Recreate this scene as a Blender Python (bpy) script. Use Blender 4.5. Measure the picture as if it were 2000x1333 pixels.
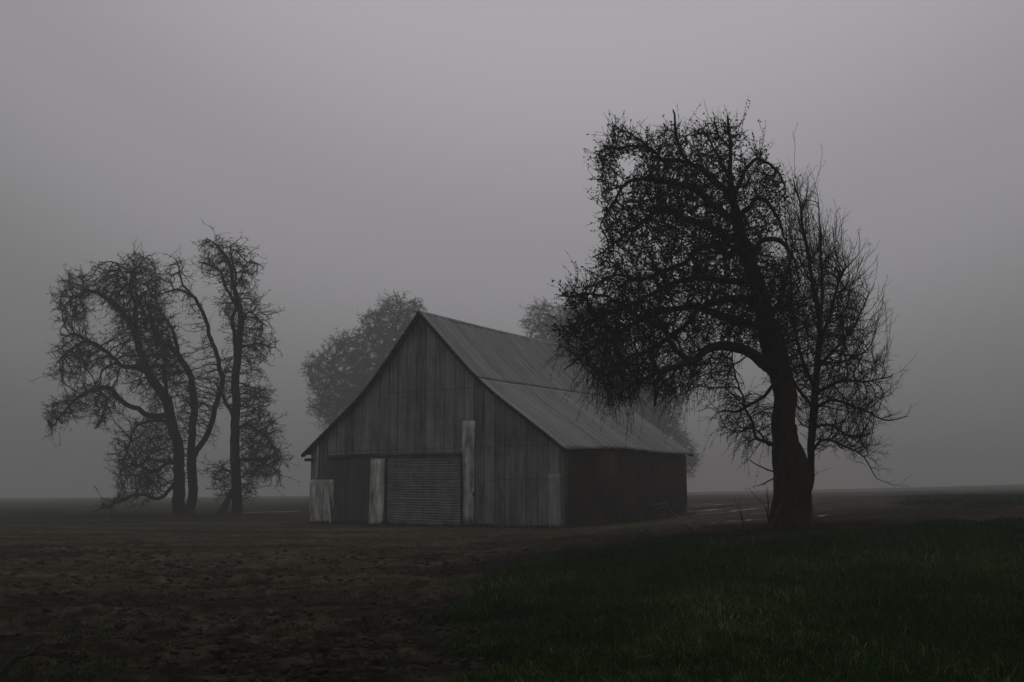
import bpy, math, random
import numpy as np
from mathutils import Vector
R = math.radians
scene = bpy.context.scene
for o in list(bpy.data.objects): bpy.data.objects.remove(o)

# ------------------------------------------------------------------ camera
CAMZ = 1.7; PITCH = R(8.6); F = 1944.0
cam = bpy.data.cameras.new('camera'); cam.sensor_width = 36; cam.lens = 36*F/2000
cam.clip_end = 5000; cam.clip_start = .1
camo = bpy.data.objects.new('camera', cam); scene.collection.objects.link(camo)
camo.location = (0, 0, CAMZ); camo.rotation_euler = (R(90)+PITCH, 0, 0)
scene.camera = camo

# ------------------------------------------------------------------ sky and sun
SKYMUL = 1.56
SUN_EL, SUN_AZ = R(74), R(8)          # a veiled glow high in front, slightly right
w = bpy.data.worlds.new('World'); scene.world = w; w.use_nodes = True
nt = w.node_tree; N = nt.nodes; L = nt.links; N.clear()
out = N.new('ShaderNodeOutputWorld'); bg = N.new('ShaderNodeBackground'); L.new(bg.outputs[0], out.inputs[0])
sky = N.new('ShaderNodeTexSky'); sky.sky_type = 'NISHITA'; sky.sun_disc = False
sky.sun_elevation = SUN_EL; sky.sun_rotation = SUN_AZ
hs = N.new('ShaderNodeHueSaturation'); hs.inputs['Saturation'].default_value = .06; L.new(sky.outputs[0], hs.inputs['Color'])
tc = N.new('ShaderNodeTexCoord')
dp = N.new('ShaderNodeVectorMath'); dp.operation = 'DOT_PRODUCT'; L.new(tc.outputs['Generated'], dp.inputs[0])
gd = Vector((math.sin(R(5))*math.cos(R(50)), math.cos(R(5))*math.cos(R(50)), math.sin(R(50))))
dp.inputs[1].default_value = gd
ramp = N.new('ShaderNodeValToRGB'); L.new(dp.outputs['Value'], ramp.inputs['Fac'])
cr = ramp.color_ramp; cr.interpolation = 'B_SPLINE'
SKY = [(.0, .13), (.42, .11), (.57, .092), (.66, .15), (.80, .24), (.92, .325), (1.0, .40)]
while len(cr.elements) < len(SKY): cr.elements.new(.5)
cr.interpolation = 'EASE'
for e, (p_, v_) in zip(cr.elements, SKY): e.position = p_; v_ *= SKYMUL/.15; k_ = min(1, max(0, (p_-.55)/.2)); e.color = (v_, v_*(1.0-.032*k_), v_*(.975+.045*k_), 1)
mixs = N.new('ShaderNodeMix'); mixs.data_type = 'RGBA'; mixs.inputs['Factor'].default_value = .9
gn = N.new('ShaderNodeVectorMath'); gn.operation = 'SCALE'; gn.inputs[3].default_value = .25; L.new(hs.outputs[0], gn.inputs[0]); L.new(gn.outputs[0], mixs.inputs[6]); L.new(ramp.outputs[0], mixs.inputs[7])
L.new(mixs.outputs[2], bg.inputs['Color']); bg.inputs['Strength'].default_value = .15

sl = bpy.data.lights.new('sun', 'SUN'); sl.energy = .5; sl.angle = R(40); sl.color = (1, .97, .93)
so = bpy.data.objects.new('sun', sl); scene.collection.objects.link(so)
sd = Vector((math.sin(SUN_AZ)*math.cos(SUN_EL), math.cos(SUN_AZ)*math.cos(SUN_EL), math.sin(SUN_EL)))
so.rotation_euler = sd.to_track_quat('Z', 'Y').to_euler(); so.location = (0, 0, 60)

vs = scene.view_settings; vs.view_transform = 'Standard'; vs.look = 'None'; vs.gamma = 1; vs.use_curve_mapping = False
vs.exposure = 0
scene.cycles.volume_bounces = 2
scene.cycles.max_bounces = 6
HAZE = .0030

# ------------------------------------------------------------------ helpers
rng = np.random.default_rng(7); random.seed(7)
cp_, sp_ = math.cos(PITCH), math.sin(PITCH)
def ray(px, py):
    u = (np.asarray(px, float)-1000)/F; v = (666.5-np.asarray(py, float))/F
    return u, cp_-v*sp_, sp_+v*cp_
def P(px, py, Y):
    x, y, z = ray(px, py); k = Y/y
    return np.stack([x*k, np.broadcast_to(Y, np.shape(x*k)), CAMZ+z*k], -1)
def _h(ix, iy, s):
    n = (ix*374761393 + iy*668265263 + s*974711) & 0xffffffff
    n = ((n ^ (n >> 13))*1274126177) & 0xffffffff
    return ((n ^ (n >> 16)) & 0xffff)/65535.0
def vn(x, y, s=0):
    ix = np.floor(x).astype(np.int64); iy = np.floor(y).astype(np.int64)
    fx = x-ix; fy = y-iy; fx = fx*fx*(3-2*fx); fy = fy*fy*(3-2*fy)
    a = _h(ix, iy, s); b = _h(ix+1, iy, s); c = _h(ix, iy+1, s); d = _h(ix+1, iy+1, s)
    return (a*(1-fx)+b*fx)*(1-fy)+(c*(1-fx)+d*fx)*fy
def fbm(x, y, s=0, o=4):
    t = 0; a = .5
    for i in range(o):
        t = t+a*vn(x, y, s+i*13); x = x*2.03+17.1; y = y*2.03+5.3; a *= .5
    return t/(1-.5**o)
def sstep(a, b, x):
    t = np.clip((x-a)/(b-a), 0, 1); return t*t*(3-2*t)

def mesh_np(name, V, faces, mat, parent=None, smooth=False, uv=None, attrs=None, origin=None):
    V = np.asarray(V, float)
    if parent is not None:
        V = V-np.array(parent['_o'])
    elif origin is not None:
        V = V-np.array(origin)
    me = bpy.data.meshes.new(name)
    me.vertices.add(len(V)); me.vertices.foreach_set('co', V.astype(np.float32).ravel())
    loops = []; starts = []; tot = 0
    for f in faces:
        f = np.asarray(f, np.int32)
        if len(f) == 0: continue
        k = f.shape[1]; loops.append(f.ravel()); starts.append(tot+np.arange(len(f))*k); tot += f.size
    loops = np.concatenate(loops); starts = np.concatenate(starts)
    me.loops.add(len(loops)); me.loops.foreach_set('vertex_index', loops.astype(np.int32))
    me.polygons.add(len(starts)); me.polygons.foreach_set('loop_start', starts.astype(np.int32))
    if smooth: me.polygons.foreach_set('use_smooth', np.ones(len(starts), bool))
    me.update(calc_edges=True)
    if uv is not None:
        l = me.uv_layers.new(name='UVMap'); l.data.foreach_set('uv', np.asarray(uv, np.float32)[loops].ravel())
    if attrs:
        for k, v in attrs.items():
            a = me.attributes.new(k, 'FLOAT', 'POINT'); a.data.foreach_set('value', np.asarray(v, np.float32))
    me.materials.append(mat)
    o = bpy.data.objects.new(name, me); scene.collection.objects.link(o)
    if parent is not None: o.parent = parent
    elif origin is not None: o.location = origin
    return o
def tag(o, label=None, cat=None, group=None, kind=None):
    if label: o['label'] = label
    if cat: o['category'] = cat
    if group: o['group'] = group
    if kind: o['kind'] = kind
    return o
def empty(name, loc):
    o = bpy.data.objects.new(name, None); scene.collection.objects.link(o)
    o.location = [float(c) for c in loc]; o.empty_display_size = .3
    o['_o'] = [float(c) for c in loc]
    return o

class MB:
    def __init__(s): s.V = []; s.Q = []; s.n = 0; s.uv = []
    def add(s, v, q, uv=None):
        v = np.asarray(v, float); s.V.append(v); s.Q.append(np.asarray(q)+s.n); s.n += len(v)
        s.uv.append(np.zeros((len(v), 2)) if uv is None else uv)
    def hexa(s, c, uv=None):       # 8 corners: bottom 4 then top 4
        s.add(c, [[0, 3, 2, 1], [4, 5, 6, 7], [0, 1, 5, 4], [1, 2, 6, 5], [2, 3, 7, 6], [3, 0, 4, 7]], uv)
    def bar(s, a, b, wd, th, up=(0, 0, 1)):
        a = np.array(a, float); b = np.array(b, float); d = b-a; d /= np.linalg.norm(d)
        x = np.cross(d, up); x /= np.linalg.norm(x); y = np.cross(x, d)
        x = x*wd/2; y = y*th/2
        l = np.linalg.norm(b-a)
        uv = np.array([[0, 0], [wd, 0], [wd, 0], [0, 0], [0, l], [wd, l], [wd, l], [0, l]])+rng.random(2)*20
        s.hexa([a-x-y, a+x-y, a+x+y, a-x+y, b-x-y, b+x-y, b+x+y, b-x+y], uv)
    def build(s, name, mat, parent=None, origin=None, smooth=False):
        return mesh_np(name, np.concatenate(s.V), [np.concatenate(s.Q)], mat, parent, smooth, np.concatenate(s.uv), origin=origin)

# ------------------------------------------------------------------ materials
def newmat(name, rough=.8, spec=.3, metal=0):
    m = bpy.data.materials.new(name); m.use_nodes = True; n = m.node_tree.nodes
    b = n['Principled BSDF']; b.inputs['Roughness'].default_value = rough
    b.inputs['Specular IOR Level'].default_value = spec; b.inputs['Metallic'].default_value = metal
    return m, n, m.node_tree.links, b
def nmix(n, l, fac, a, b, mode='MIX'):
    x = n.new('ShaderNodeMix'); x.data_type = 'RGBA'; x.blend_type = mode
    for s, v in ((0, fac), (6, a), (7, b)):
        if isinstance(v, (int, float)): x.inputs[s].default_value = v
        elif isinstance(v, tuple): x.inputs[s].default_value = v if len(v) == 4 else (*v, 1)
        else: l.new(v, x.inputs[s])
    return x.outputs[2]
def nmath(n, l, op, a, b=None, clamp=False):
    x = n.new('ShaderNodeMath'); x.operation = op; x.use_clamp = clamp
    for s, v in ((0, a), (1, b)):
        if v is None: continue
        if isinstance(v, (int, float)): x.inputs[s].default_value = v
        else: l.new(v, x.inputs[s])
    return x.outputs[0]
def nnoise(n, l, vec, scale, detail=4, rough=.6, sc=None):
    if sc is not None:
        mp = n.new('ShaderNodeMapping'); mp.inputs['Scale'].default_value = sc; l.new(vec, mp.inputs['Vector']); vec = mp.outputs[0]
    x = n.new('ShaderNodeTexNoise'); x.inputs['Scale'].default_value = scale; x.inputs['Detail'].default_value = detail
    x.inputs['Roughness'].default_value = rough; l.new(vec, x.inputs['Vector']); return x.outputs['Fac']
def nramp(n, l, fac, stops):
    r = n.new('ShaderNodeValToRGB'); l.new(fac, r.inputs['Fac']); c = r.color_ramp
    while len(c.elements) < len(stops): c.elements.new(.5)
    for e, (p, v) in zip(c.elements, stops):
        e.position = p; e.color = (v, v, v, 1) if isinstance(v, (int, float)) else (*v, 1)
    return r.outputs['Color']
def nbump(n, l, h, st, dist, b):
    x = n.new('ShaderNodeBump'); x.inputs['Strength'].default_value = st; x.inputs['Distance'].default_value = dist
    l.new(h, x.inputs['Height']); l.new(x.outputs[0], b.inputs['Normal'])
def nattr(n, name):
    x = n.new('ShaderNodeAttribute'); x.attribute_name = name; return x.outputs['Fac']

def metal_mat(name, lo, hi, rust=.25, panel=.66, seam=.5, hseam=None, streak=1.0, rough=.55, sw=1.5):
    m, n, l, b = newmat(name, rough, .35, .25)
    t = n.new('ShaderNodeTexCoord').outputs['UV']
    sep = n.new('ShaderNodeSeparateXYZ'); l.new(t, sep.inputs[0])
    u, v = sep.outputs[0], sep.outputs[1]
    un = nmath(n, l, 'DIVIDE', u, panel); fl = nmath(n, l, 'FLOOR', un)
    wn = n.new('ShaderNodeTexWhiteNoise'); wn.noise_dimensions = '1D'; l.new(fl, wn.inputs['W'])
    tone = wn.outputs['Value']
    st = nnoise(n, l, t, 1.0, 5, .65, (7*streak, .45, 1)); blot = nnoise(n, l, t, .8, 5, .65, (1, .7, 1)); fine = nnoise(n, l, t, 26, 3, .7, (1.5, .3, 1))
    f = nmath(n, l, 'ADD', nmath(n, l, 'MULTIPLY', nmath(n, l, 'SUBTRACT', st, .5), sw), nmath(n, l, 'MULTIPLY', nmath(n, l, 'SUBTRACT', blot, .5), 1.5))
    f = nmath(n, l, 'ADD', f, nmath(n, l, 'MULTIPLY', nmath(n, l, 'SUBTRACT', tone, .5), .45))
    f = nmath(n, l, 'ADD', f, nmath(n, l, 'MULTIPLY', nmath(n, l, 'SUBTRACT', fine, .5), .5))
    f = nmath(n, l, 'ADD', f, .5, True)
    col = nmix(n, l, f, lo, hi)
    rf = nramp(n, l, nnoise(n, l, t, 1.3, 6, .7, (3, .6, 1)), [(.52, 0), (.72, 1)])
    col = nmix(n, l, nmath(n, l, 'MULTIPLY', rf, rust), col, (.06, .032, .020))
    if seam:
        fr = nmath(n, l, 'FRACT', un); sm = nmath(n, l, 'LESS_THAN', fr, .075)
        gate = nramp(n, l, nnoise(n, l, t, .9, 3, .6, (2, .5, 1)), [(.3, .35), (.6, 1)])
        col = nmix(n, l, nmath(n, l, 'MULTIPLY', nmath(n, l, 'MULTIPLY', sm, seam), gate), col, (.012, .012, .013))
    if hseam:
        for hz in hseam:
            d = nmath(n, l, 'ABSOLUTE', nmath(n, l, 'SUBTRACT', nmath(n, l, 'ADD', v, nmath(n, l, 'MULTIPLY', tone, .12)), hz))
            col = nmix(n, l, nmath(n, l, 'MULTIPLY', nmath(n, l, 'LESS_THAN', d, .02), .55), col, (.015, .015, .015))
    l.new(col, b.inputs['Base Color'])
    l.new(nmath(n, l, 'ADD', nmath(n, l, 'MULTIPLY', blot, .35), rough-.12), b.inputs['Roughness'])
    nbump(n, l, fine, .25, .01, b)
    return m
def wood_mat(name, lo, hi, warm=None):
    m, n, l, b = newmat(name, .95, .06)
    t = n.new('ShaderNodeTexCoord').outputs['UV']
    g = nnoise(n, l, t, 1.0, 6, .7, (14, .5, 1)); bl = nnoise(n, l, t, .5, 3, .5)
    f = nmath(n, l, 'ADD', nmath(n, l, 'MULTIPLY', nmath(n, l, 'SUBTRACT', g, .5), 2.2), nmath(n, l, 'ADD', nmath(n, l, 'MULTIPLY', nmath(n, l, 'SUBTRACT', bl, .5), 2), .5), True)
    col = nmix(n, l, f, lo, hi)
    if warm:
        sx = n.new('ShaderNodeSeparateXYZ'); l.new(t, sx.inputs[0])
        mud = nmath(n, l, 'MULTIPLY', nramp(n, l, nmath(n, l, 'ADD', nmath(n, l, 'MULTIPLY', sx.outputs[1], .5), nmath(n, l, 'MULTIPLY', bl, .6)), [(.55, .75), (1.0, 0)]), nramp(n, l, g, [(.3, .3), (.7, 1)]))  # shade under the eave painted in: boards paler towards the foot
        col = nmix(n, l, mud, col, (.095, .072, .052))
    if warm: col = nmix(n, l, nramp(n, l, nnoise(n, l, t, .23, 2, .5), [(.5, 0), (.7, .8)]), col, warm)
    l.new(col, b.inputs['Base Color']); nbump(n, l, g, .5, .01, b)
    return m
def bark_mat(name, lo, hi, sc=6, patch=None):
    m, n, l, b = newmat(name, 1.0, .02)
    t = n.new('ShaderNodeTexCoord').outputs['Object']
    g = nnoise(n, l, t, sc, 6, .7, (1, 1, .25)); p = nnoise(n, l, t, sc*.25, 4, .6)
    f = nmath(n, l, 'ADD', nmath(n, l, 'MULTIPLY', g, .6), nmath(n, l, 'MULTIPLY', p, .5), True)
    col = nmix(n, l, nramp(n, l, f, [(.35, 0), (.7, 1)]), lo, hi)
    if patch:
        col = nmix(n, l, nattr(n, 'bare'), col, patch)
    l.new(col, b.inputs['Base Color']); nbump(n, l, g, .9, .03, b)
    return m
def plain(name, c, rough=.9):
    m, n, l, b = newmat(name, rough, .2)
    t = n.new('ShaderNodeTexCoord').outputs['Object']
    l.new(nmix(n, l, nnoise(n, l, t, 5, 4), tuple(q*.6 for q in c), tuple(q*1.4 for q in c)), b.inputs['Base Color'])
    return m

# ------------------------------------------------------------------ terrain
CTRL = np.array([
    (0, 0, .05), (-6, 4, 0), (6, 4, .2), (-3, 9, .02), (3, 9, .16), (8, 12, .40), (0, 20, .06), (7.6, 27, .83), (4, 22, .45), (-10, 30, -.05), (-3, 33, -.03),
    (-11, 54, 0), (2.4, 45, 0), (-4, 49, 0), (10, 56.6, .34), (5, 38, .25), (0, 60, .1), (-22, 48, -.05), (-26, 73, .0), (-20, 73, .05), (-12, 70, .1),
    (14, 27, .95), (20, 40, 1.2), (31, 60, 1.35), (25, 60, 1.3), (17, 60, .98), (13, 45, .72), (18, 80, 1.05), (38, 150, 1.15), (45, 90, 1.5), (76, 150, 1.9), (30, 20, 1.3),
    (-50, 100, -.25), (-50, 60, -.25), (-60, 30, -.2), (-30, 10, -.1), (-100, 300, -.4), (0, 120, .5), (0, 300, .6), (75, 290, 1.1), (150, 290, 3.4),
    (0, -60, 0), (-60, -60, 0), (60, -60, 1.5), (0, 700, -.5), (180, 700, 1.0), (330, 650, 6.6), (-330, 650, -2.4), (700, -200, 5), (-700, -200, -2), (0, -750, 0),
    (0, 1450, -3), (380, 1400, 1.8), (690, 1300, 14), (-690, 1300, -6.5), (1450, 0, 12), (-1450, 0, -6), (0, -1450, 0), (1000, -1000, 4), (-1000, -1000, -3)], float)
def tps_k(r2): return np.where(r2 > 0, .5*r2*np.log(np.maximum(r2, 1e-9)), 0)
def _fit():
    X = CTRL[:, :2]/50; n = len(X); d = ((X[:, None]-X[None])**2).sum(-1)
    K = tps_k(d)+np.eye(n)*1e-5; Q = np.c_[np.ones(n), X]
    A = np.zeros((n+3, n+3)); A[:n, :n] = K; A[:n, n:] = Q; A[n:, :n] = Q.T
    return np.linalg.solve(A, np.r_[CTRL[:, 2], 0, 0, 0])
TW = _fit()
def H0(x, y):
    x = np.asarray(x, float)/50; y = np.asarray(y, float)/50; n = len(CTRL)
    z = TW[n]+TW[n+1]*x+TW[n+2]*y
    for i in range(n):
        z = z+TW[i]*tps_k((x-CTRL[i, 0]/50)**2+(y-CTRL[i, 1]/50)**2)
    return z
def G(px, py):                      # where the sight line of a measured point meets the ground
    x, y, z = ray(px, py); x = x/y; z = z/y
    ys = np.geomspace(3, 400, 900)
    g = H0(x*ys, ys)-(CAMZ+z*ys)
    i = np.argmax(g > 0) if (g > 0).any() else len(ys)-1
    return float(x*ys[i]), float(ys[i])
def inpoly(x, y, poly):
    c = np.zeros(np.shape(x), bool); n = len(poly)
    for i in range(n):
        x1, y1 = poly[i]; x2, y2 = poly[(i+1) % n]
        if y1 == y2: continue
        c ^= ((y1 > y) != (y2 > y)) & (x < (x2-x1)*(y-y1)/(y2-y1)+x1)
    return c
def segdist(x, y, pts):
    d = np.full(np.shape(x), 1e9)
    for (x1, y1), (x2, y2) in zip(pts[:-1], pts[1:]):
        dx, dy = x2-x1, y2-y1; t = np.clip(((x-x1)*dx+(y-y1)*dy)/(dx*dx+dy*dy+1e-9), 0, 1)
        d = np.minimum(d, np.hypot(x-x1-t*dx, y-y1-t*dy))
    return d
edge = [G(*p) for p in [(1090, 1325), (1030, 1230), (985, 1170), (965, 1128), (1040, 1105), (1130, 1085), (1260, 1064), (1400, 1052), (1560, 1044), (1750, 1036), (1990, 1024)]]
edge = [(edge[0][0]-.3, 0), (edge[0][0]-.1, edge[0][1]-2)] + edge + [(edge[-1][0]+25, edge[-1][1]+6), (300, 60)]
gpoly = edge + [(300, -60), (0, -60)]
track = [G(*p) for p in [(860, 1122), (960, 1104), (1060, 1088), (1180, 1072), (1320, 1048), (1480, 1034), (1640, 1028), (1800, 1012)]]
rut = [G(*p) for p in [(60, 1172), (180, 1160), (330, 1152), (460, 1146), (600, 1132)]]
soil_r = [G(*p) for p in [(1560, 1030), (1600, 1010), (1700, 998), (1850, 1006)]]
def masks(x, y):
    nx = (fbm(x*.35, y*.35, 3)-.5)*3.0+(fbm(x*1.7, y*1.7, 5)-.5)*1.4
    d = segdist(x, y, edge)*np.where(inpoly(x, y, gpoly), 1, -1)
    grass = sstep(-.9, .8, d+nx*1.3)
    sc = np.clip(y/25, .4, 2)
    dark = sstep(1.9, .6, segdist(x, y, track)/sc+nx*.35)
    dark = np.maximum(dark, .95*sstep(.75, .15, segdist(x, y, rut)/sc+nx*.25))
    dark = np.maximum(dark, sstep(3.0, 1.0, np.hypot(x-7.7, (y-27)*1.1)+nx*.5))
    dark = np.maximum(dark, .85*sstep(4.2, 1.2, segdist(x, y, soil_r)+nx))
    # far field beyond the dirt yard: green meadow on the left, grass hill on the right
    lim = 62+sstep(-25, -60, x)*-14+(x+25)*.15*(x > -25)
    far = sstep(0, 6, y-lim+nx*1.5)*sstep(-2, -8, x-.05*y)
    hill = sstep(0, 4, (x-.36*y)+nx*1.4)*sstep(34, 42, y)
    field = np.maximum(far, hill)
    bank = .9*sstep(3.5, .8, np.abs(y-lim+3)+nx)*sstep(-4, -10, x)
    dark = np.maximum(dark, bank*.75)
    wet = sstep(.60, .72, fbm(x*.22+y*.10, y*.9, 21))*sstep(1, 4, x-.13*y)*sstep(.40*y, .30*y, x)*sstep(30, 36, y)*sstep(85, 65, y)
    lp = [G(*p) for p in [(478, 1002), (520, 1000.5), (575, 1000)]]
    wet = np.maximum(wet, .7*sstep(1.0, .4, segdist(x, y, lp)/1.1+nx*.15))
    return grass, dark, field, wet
def HD(x, y):
    """ground height with its small relief"""
    z = H0(x, y); gr, dk, fd, wt = masks(x, y)
    near = np.clip(1-np.hypot(x, y)/90, 0, 1)
    rough = (fbm(x*2.4, y*2.4, 40, 5)-.5)*.10+(fbm(x*.5, y*.5, 44, 3)-.5)*.18
    clod = sstep(.46, .62, fbm(x*3.6, y*3.6, 60, 4))*.065+sstep(.5, .6, fbm(x*1.5, y*1.5, 66, 3))*.05
    z = z+near*((1-gr*.6)*rough+clod*(1-gr)*(1-wt))-.10*dk*near*(1-gr)-.03*wt
    z = z+gr*.05*near
    lump = (fbm(x*.09, y*.09, 90, 3)-.5)*.35*np.clip((np.hypot(x, y)-60)/80, 0, 1)
    return z+lump
def ground_at(x, y): return float(HD(np.array([x]), np.array([y]))[0])

th = np.concatenate([np.linspace(-34, 34, 900), np.linspace(34, 326, 150)[1:-1]])
rr = np.concatenate([np.linspace(.3, 5, 40), np.geomspace(5, 90, 620)[1:], np.geomspace(90, 1400, 90)[1:]])
TH, RR = np.meshgrid(np.radians(th), rr)
gx = (np.sin(TH)*RR).ravel(); gy = (np.cos(TH)*RR).ravel(); gz = HD(gx, gy)
nt_, nr_ = len(th), len(rr)
ii, jj = np.meshgrid(np.arange(nr_-1), np.arange(nt_), indexing='ij')
a = (ii*nt_+jj).ravel(); b_ = (ii*nt_+(jj+1) % nt_).ravel(); q = np.c_[a, b_, b_+nt_, a+nt_]
cidx = len(gx); cz = HD(np.array([0.]), np.array([0.]))[0]
V = np.r_[np.c_[gx, gy, gz], [[0, 0, cz]]]
j0 = np.arange(nt_); tri = np.c_[j0, np.full(nt_, cidx), (j0+1) % nt_]
mg, md, mf, mw = masks(V[:, 0], V[:, 1])

m, n, l, b = newmat('soil', 1.0, .03)
t = n.new('ShaderNodeTexCoord').outputs['Object']
A, D, FD, W = nattr(n, 'grass'), nattr(n, 'dark'), nattr(n, 'field'), nattr(n, 'wet'); NR = nattr(n, 'vignette')
n1 = nnoise(n, l, t, 3.2, 7, .68); n2 = nnoise(n, l, t, .35, 4, .6); n3 = nnoise(n, l, t, 11, 4, .7); n4 = nnoise(n, l, t, .12, 3, .5)
n5 = nnoise(n, l, t, 1.0, 4, .6, (.10, .42, 1))
dirt = nmix(n, l, nramp(n, l, n1, [(.38, 0), (.62, 1)]), (.004, .0033, .0026), (.098, .078, .057))
moss = nmix(n, l, nramp(n, l, n3, [(.35, 0), (.65, 1)]), (.006, .008, .003), (.056, .060, .018))
col = nmix(n, l, nmath(n, l, 'MULTIPLY', nramp(n, l, n2, [(.42, 0), (.6, 1)]), .75), dirt, moss)
col = nmix(n, l, nmath(n, l, 'MULTIPLY', nramp(n, l, n3, [(.56, 0), (.64, 1)]), .8), col, (.008, .007, .006))
fieldc = nmix(n, l, nramp(n, l, n4, [(.35, 0), (.65, 1)]), (.007, .012, .006), (.014, .020, .009))
col = nmix(n, l, nmath(n, l, 'MULTIPLY', nramp(n, l, n5, [(.50, 0), (.60, 1)]), .7), col, (.014, .011, .008))
col = nmix(n, l, nmath(n, l, 'MULTIPLY', nramp(n, l, n5, [(.34, 1), (.44, 0)]), .5), col, (.085, .082, .040))
col = nmix(n, l, FD, col, fieldc)
dc = nmix(n, l, n1, (.004, .0035, .003), (.018, .015, .012))
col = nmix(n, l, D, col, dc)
nw = nnoise(n, l, t, 1.5, 6, .65)
col = nmix(n, l, nmath(n, l, 'MULTIPLY', NR, nramp(n, l, nw, [(.42, .95), (.60, .25)])), col, (.007, .006, .005))  # vignette painted into the soil: darker around the camera
col = nmix(n, l, A, col, (.008, .015, .005))
col = nmix(n, l, W, col, (.012, .011, .010))
l.new(col, b.inputs['Base Color'])
l.new(nmath(n, l, 'SUBTRACT', .95, nmath(n, l, 'MULTIPLY', W, .85)), b.inputs['Roughness'])
l.new(nmath(n, l, 'ADD', .02, nmath(n, l, 'MULTIPLY', W, .55)), b.inputs['Specular IOR Level'])
nbump(n, l, n1, .8, .05, b)
ground = mesh_np('ground', V, [q, tri], m, smooth=True, attrs={'grass': mg, 'dark': md, 'field': mf, 'wet': mw, 'vignette': sstep(24, 11, np.hypot(V[:, 0], V[:, 1])+(fbm(V[:, 0]*.3, V[:, 1]*.3, 8)-.5)*8)})
tag(ground, kind='structure')

# ------------------------------------------------------------------ grass blades and weeds
def blades(name, x, y, hgt, wid, mat, label, cat, lean=.35):
    nb = len(x); z = HD(x, y)-.01
    az = rng.uniform(0, 2*np.pi, nb); la = az+rng.normal(0, .9, nb)
    L_ = rng.gamma(2, lean/2, nb)*hgt
    wx, wy = np.cos(az)*wid/2, np.sin(az)*wid/2
    lx, ly = -np.sin(la)*L_, np.cos(la)*L_
    B = np.c_[x, y, z]; W_ = np.c_[wx, wy, np.zeros(nb)]
    M = B+np.c_[lx*.35, ly*.35, hgt*.6]; T = B+np.c_[lx, ly, hgt*(1-.25*np.clip(L_/hgt, 0, 1.5))]
    V = np.stack([B-W_, B+W_, M+W_*.8, M-W_*.8, T], 1).reshape(-1, 3)
    k = np.arange(nb)*5
    tone = np.repeat(np.clip(rng.normal(.5, .22, nb)+(fbm(x*.4, y*.4, 70)-.5)*.9, 0, 1), 5)
    o = mesh_np(name, V, [np.c_[k, k+1, k+2, k+3], np.c_[k+3, k+2, k+4]], mat, attrs={'tone': tone})
    tag(o, label, cat, kind='stuff')
def blade_mat(name, lo, hi, dry):
    m, n, l, b = newmat(name, .8, .05)
    t = nattr(n, 'tone'); c = nmix(n, l, t, lo, hi); c = nmix(n, l, nramp(n, l, t, [(.88, 0), (.97, 1)]), c, dry)
    l.new(c, b.inputs['Base Color']); return m
def scatter(n, y0, y1, x0f, x1f, p):
    """denser close by, thinning with distance"""
    y = y0*(y1/y0)**(rng.random(n)**p); x = (x0f+(x1f-x0f)*rng.random(n))*y*1.0+rng.normal(0, .2, n)
    return x, y
x, y = scatter(900000, 6.2, 78, -.08, .66, .95)
g_, d_, f_, w_ = masks(x, y); g_ = np.maximum(g_, f_*(y > 30)*(x > .2*y))
cl = fbm(x*1.3, y*1.3, 81, 3)
keep = (rng.random(len(x)) < g_**1.2*(1-.85*d_)*(.30+1.2*sstep(.38, .62, cl)))
x, y, cl = x[keep], y[keep], cl[keep]
h = (.05+.17*rng.random(len(x))**1.4+.12*sstep(.5, .7, cl))*(1+.15*rng.random(len(x)))
h[rng.random(len(x)) < .004] *= 1.7
h = h*(.30+.70*g_[keep])*.80
blades('grass', x, y, h*.9, .005+.0035*rng.random(len(x))+y*.00018, blade_mat('blade', (.003, .013, .0015), (.034, .086, .009), (.20, .19, .08)),
       'dark green tufted grass covering the ground in front of the gnarled tree', 'grass', .6)
x, y = scatter(260000, 6.5, 45, -.62, .25, .9)
g_, d_, f_, w_ = masks(x, y)
pt = fbm(x*.8, y*.8, 35, 4)
keep = rng.random(len(x)) < (1-g_)*(1-d_*.8)*np.maximum(sstep(.50, .64, pt), .8*sstep(.02, .2, g_))
x, y = x[keep], y[keep]
blades('weeds', x, y, .02+.05*rng.random(len(x))**2, .006+.006*rng.random(len(x))+y*.0002, blade_mat('weed', (.018, .022, .009), (.055, .062, .022), (.10, .09, .05)),
       'low sparse weeds and moss on the trampled brown mud', 'weeds', .9)

n_ = 9000
y = 6.4*(30/6.4)**(rng.random(n_)); x = (-.62+.66*rng.random(n_))*y
g_, d_, f_, w_ = masks(x, y); kp = (rng.random(n_) < (1-g_)*sstep(.40, .60, fbm(x*.9, y*.9, 15, 3))); x, y = x[kp], y[kp]; n_ = len(x)
ico = np.array([(0, 0, 1), (.89, 0, .45), (.28, .85, .45), (-.72, .53, .45), (-.72, -.53, .45), (.28, -.85, .45), (.72, .53, -.45), (-.28, .85, -.45), (-.89, 0, -.45), (-.28, -.85, -.45), (.72, -.53, -.45), (0, 0, -1)])
icf = np.array([(0, 1, 2), (0, 2, 3), (0, 3, 4), (0, 4, 5), (0, 5, 1), (1, 6, 2), (2, 7, 3), (3, 8, 4), (4, 9, 5), (5, 10, 1), (2, 6, 7), (3, 7, 8), (4, 8, 9), (5, 9, 10), (1, 10, 6), (6, 11, 7), (7, 11, 8), (8, 11, 9), (9, 11, 10), (10, 11, 6)])
sz = (.012+.035*rng.random(n_)**2.5)*(1+y*.02); V = ico[None]*(sz[:, None]*(.6+.8*rng.random((n_, 12))))[:, :, None]*np.array([1.3, 1.1, .65])
V = V+np.c_[x, y, HD(x, y)+sz*.15][:, None]
cm, n, l, b = newmat('clod', 1.0, .02); l.new(nmix(n, l, nnoise(n, l, n.new('ShaderNodeTexCoord').outputs['Object'], 3, 4), (.006, .005, .004), (.060, .048, .037)), b.inputs['Base Color'])
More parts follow.
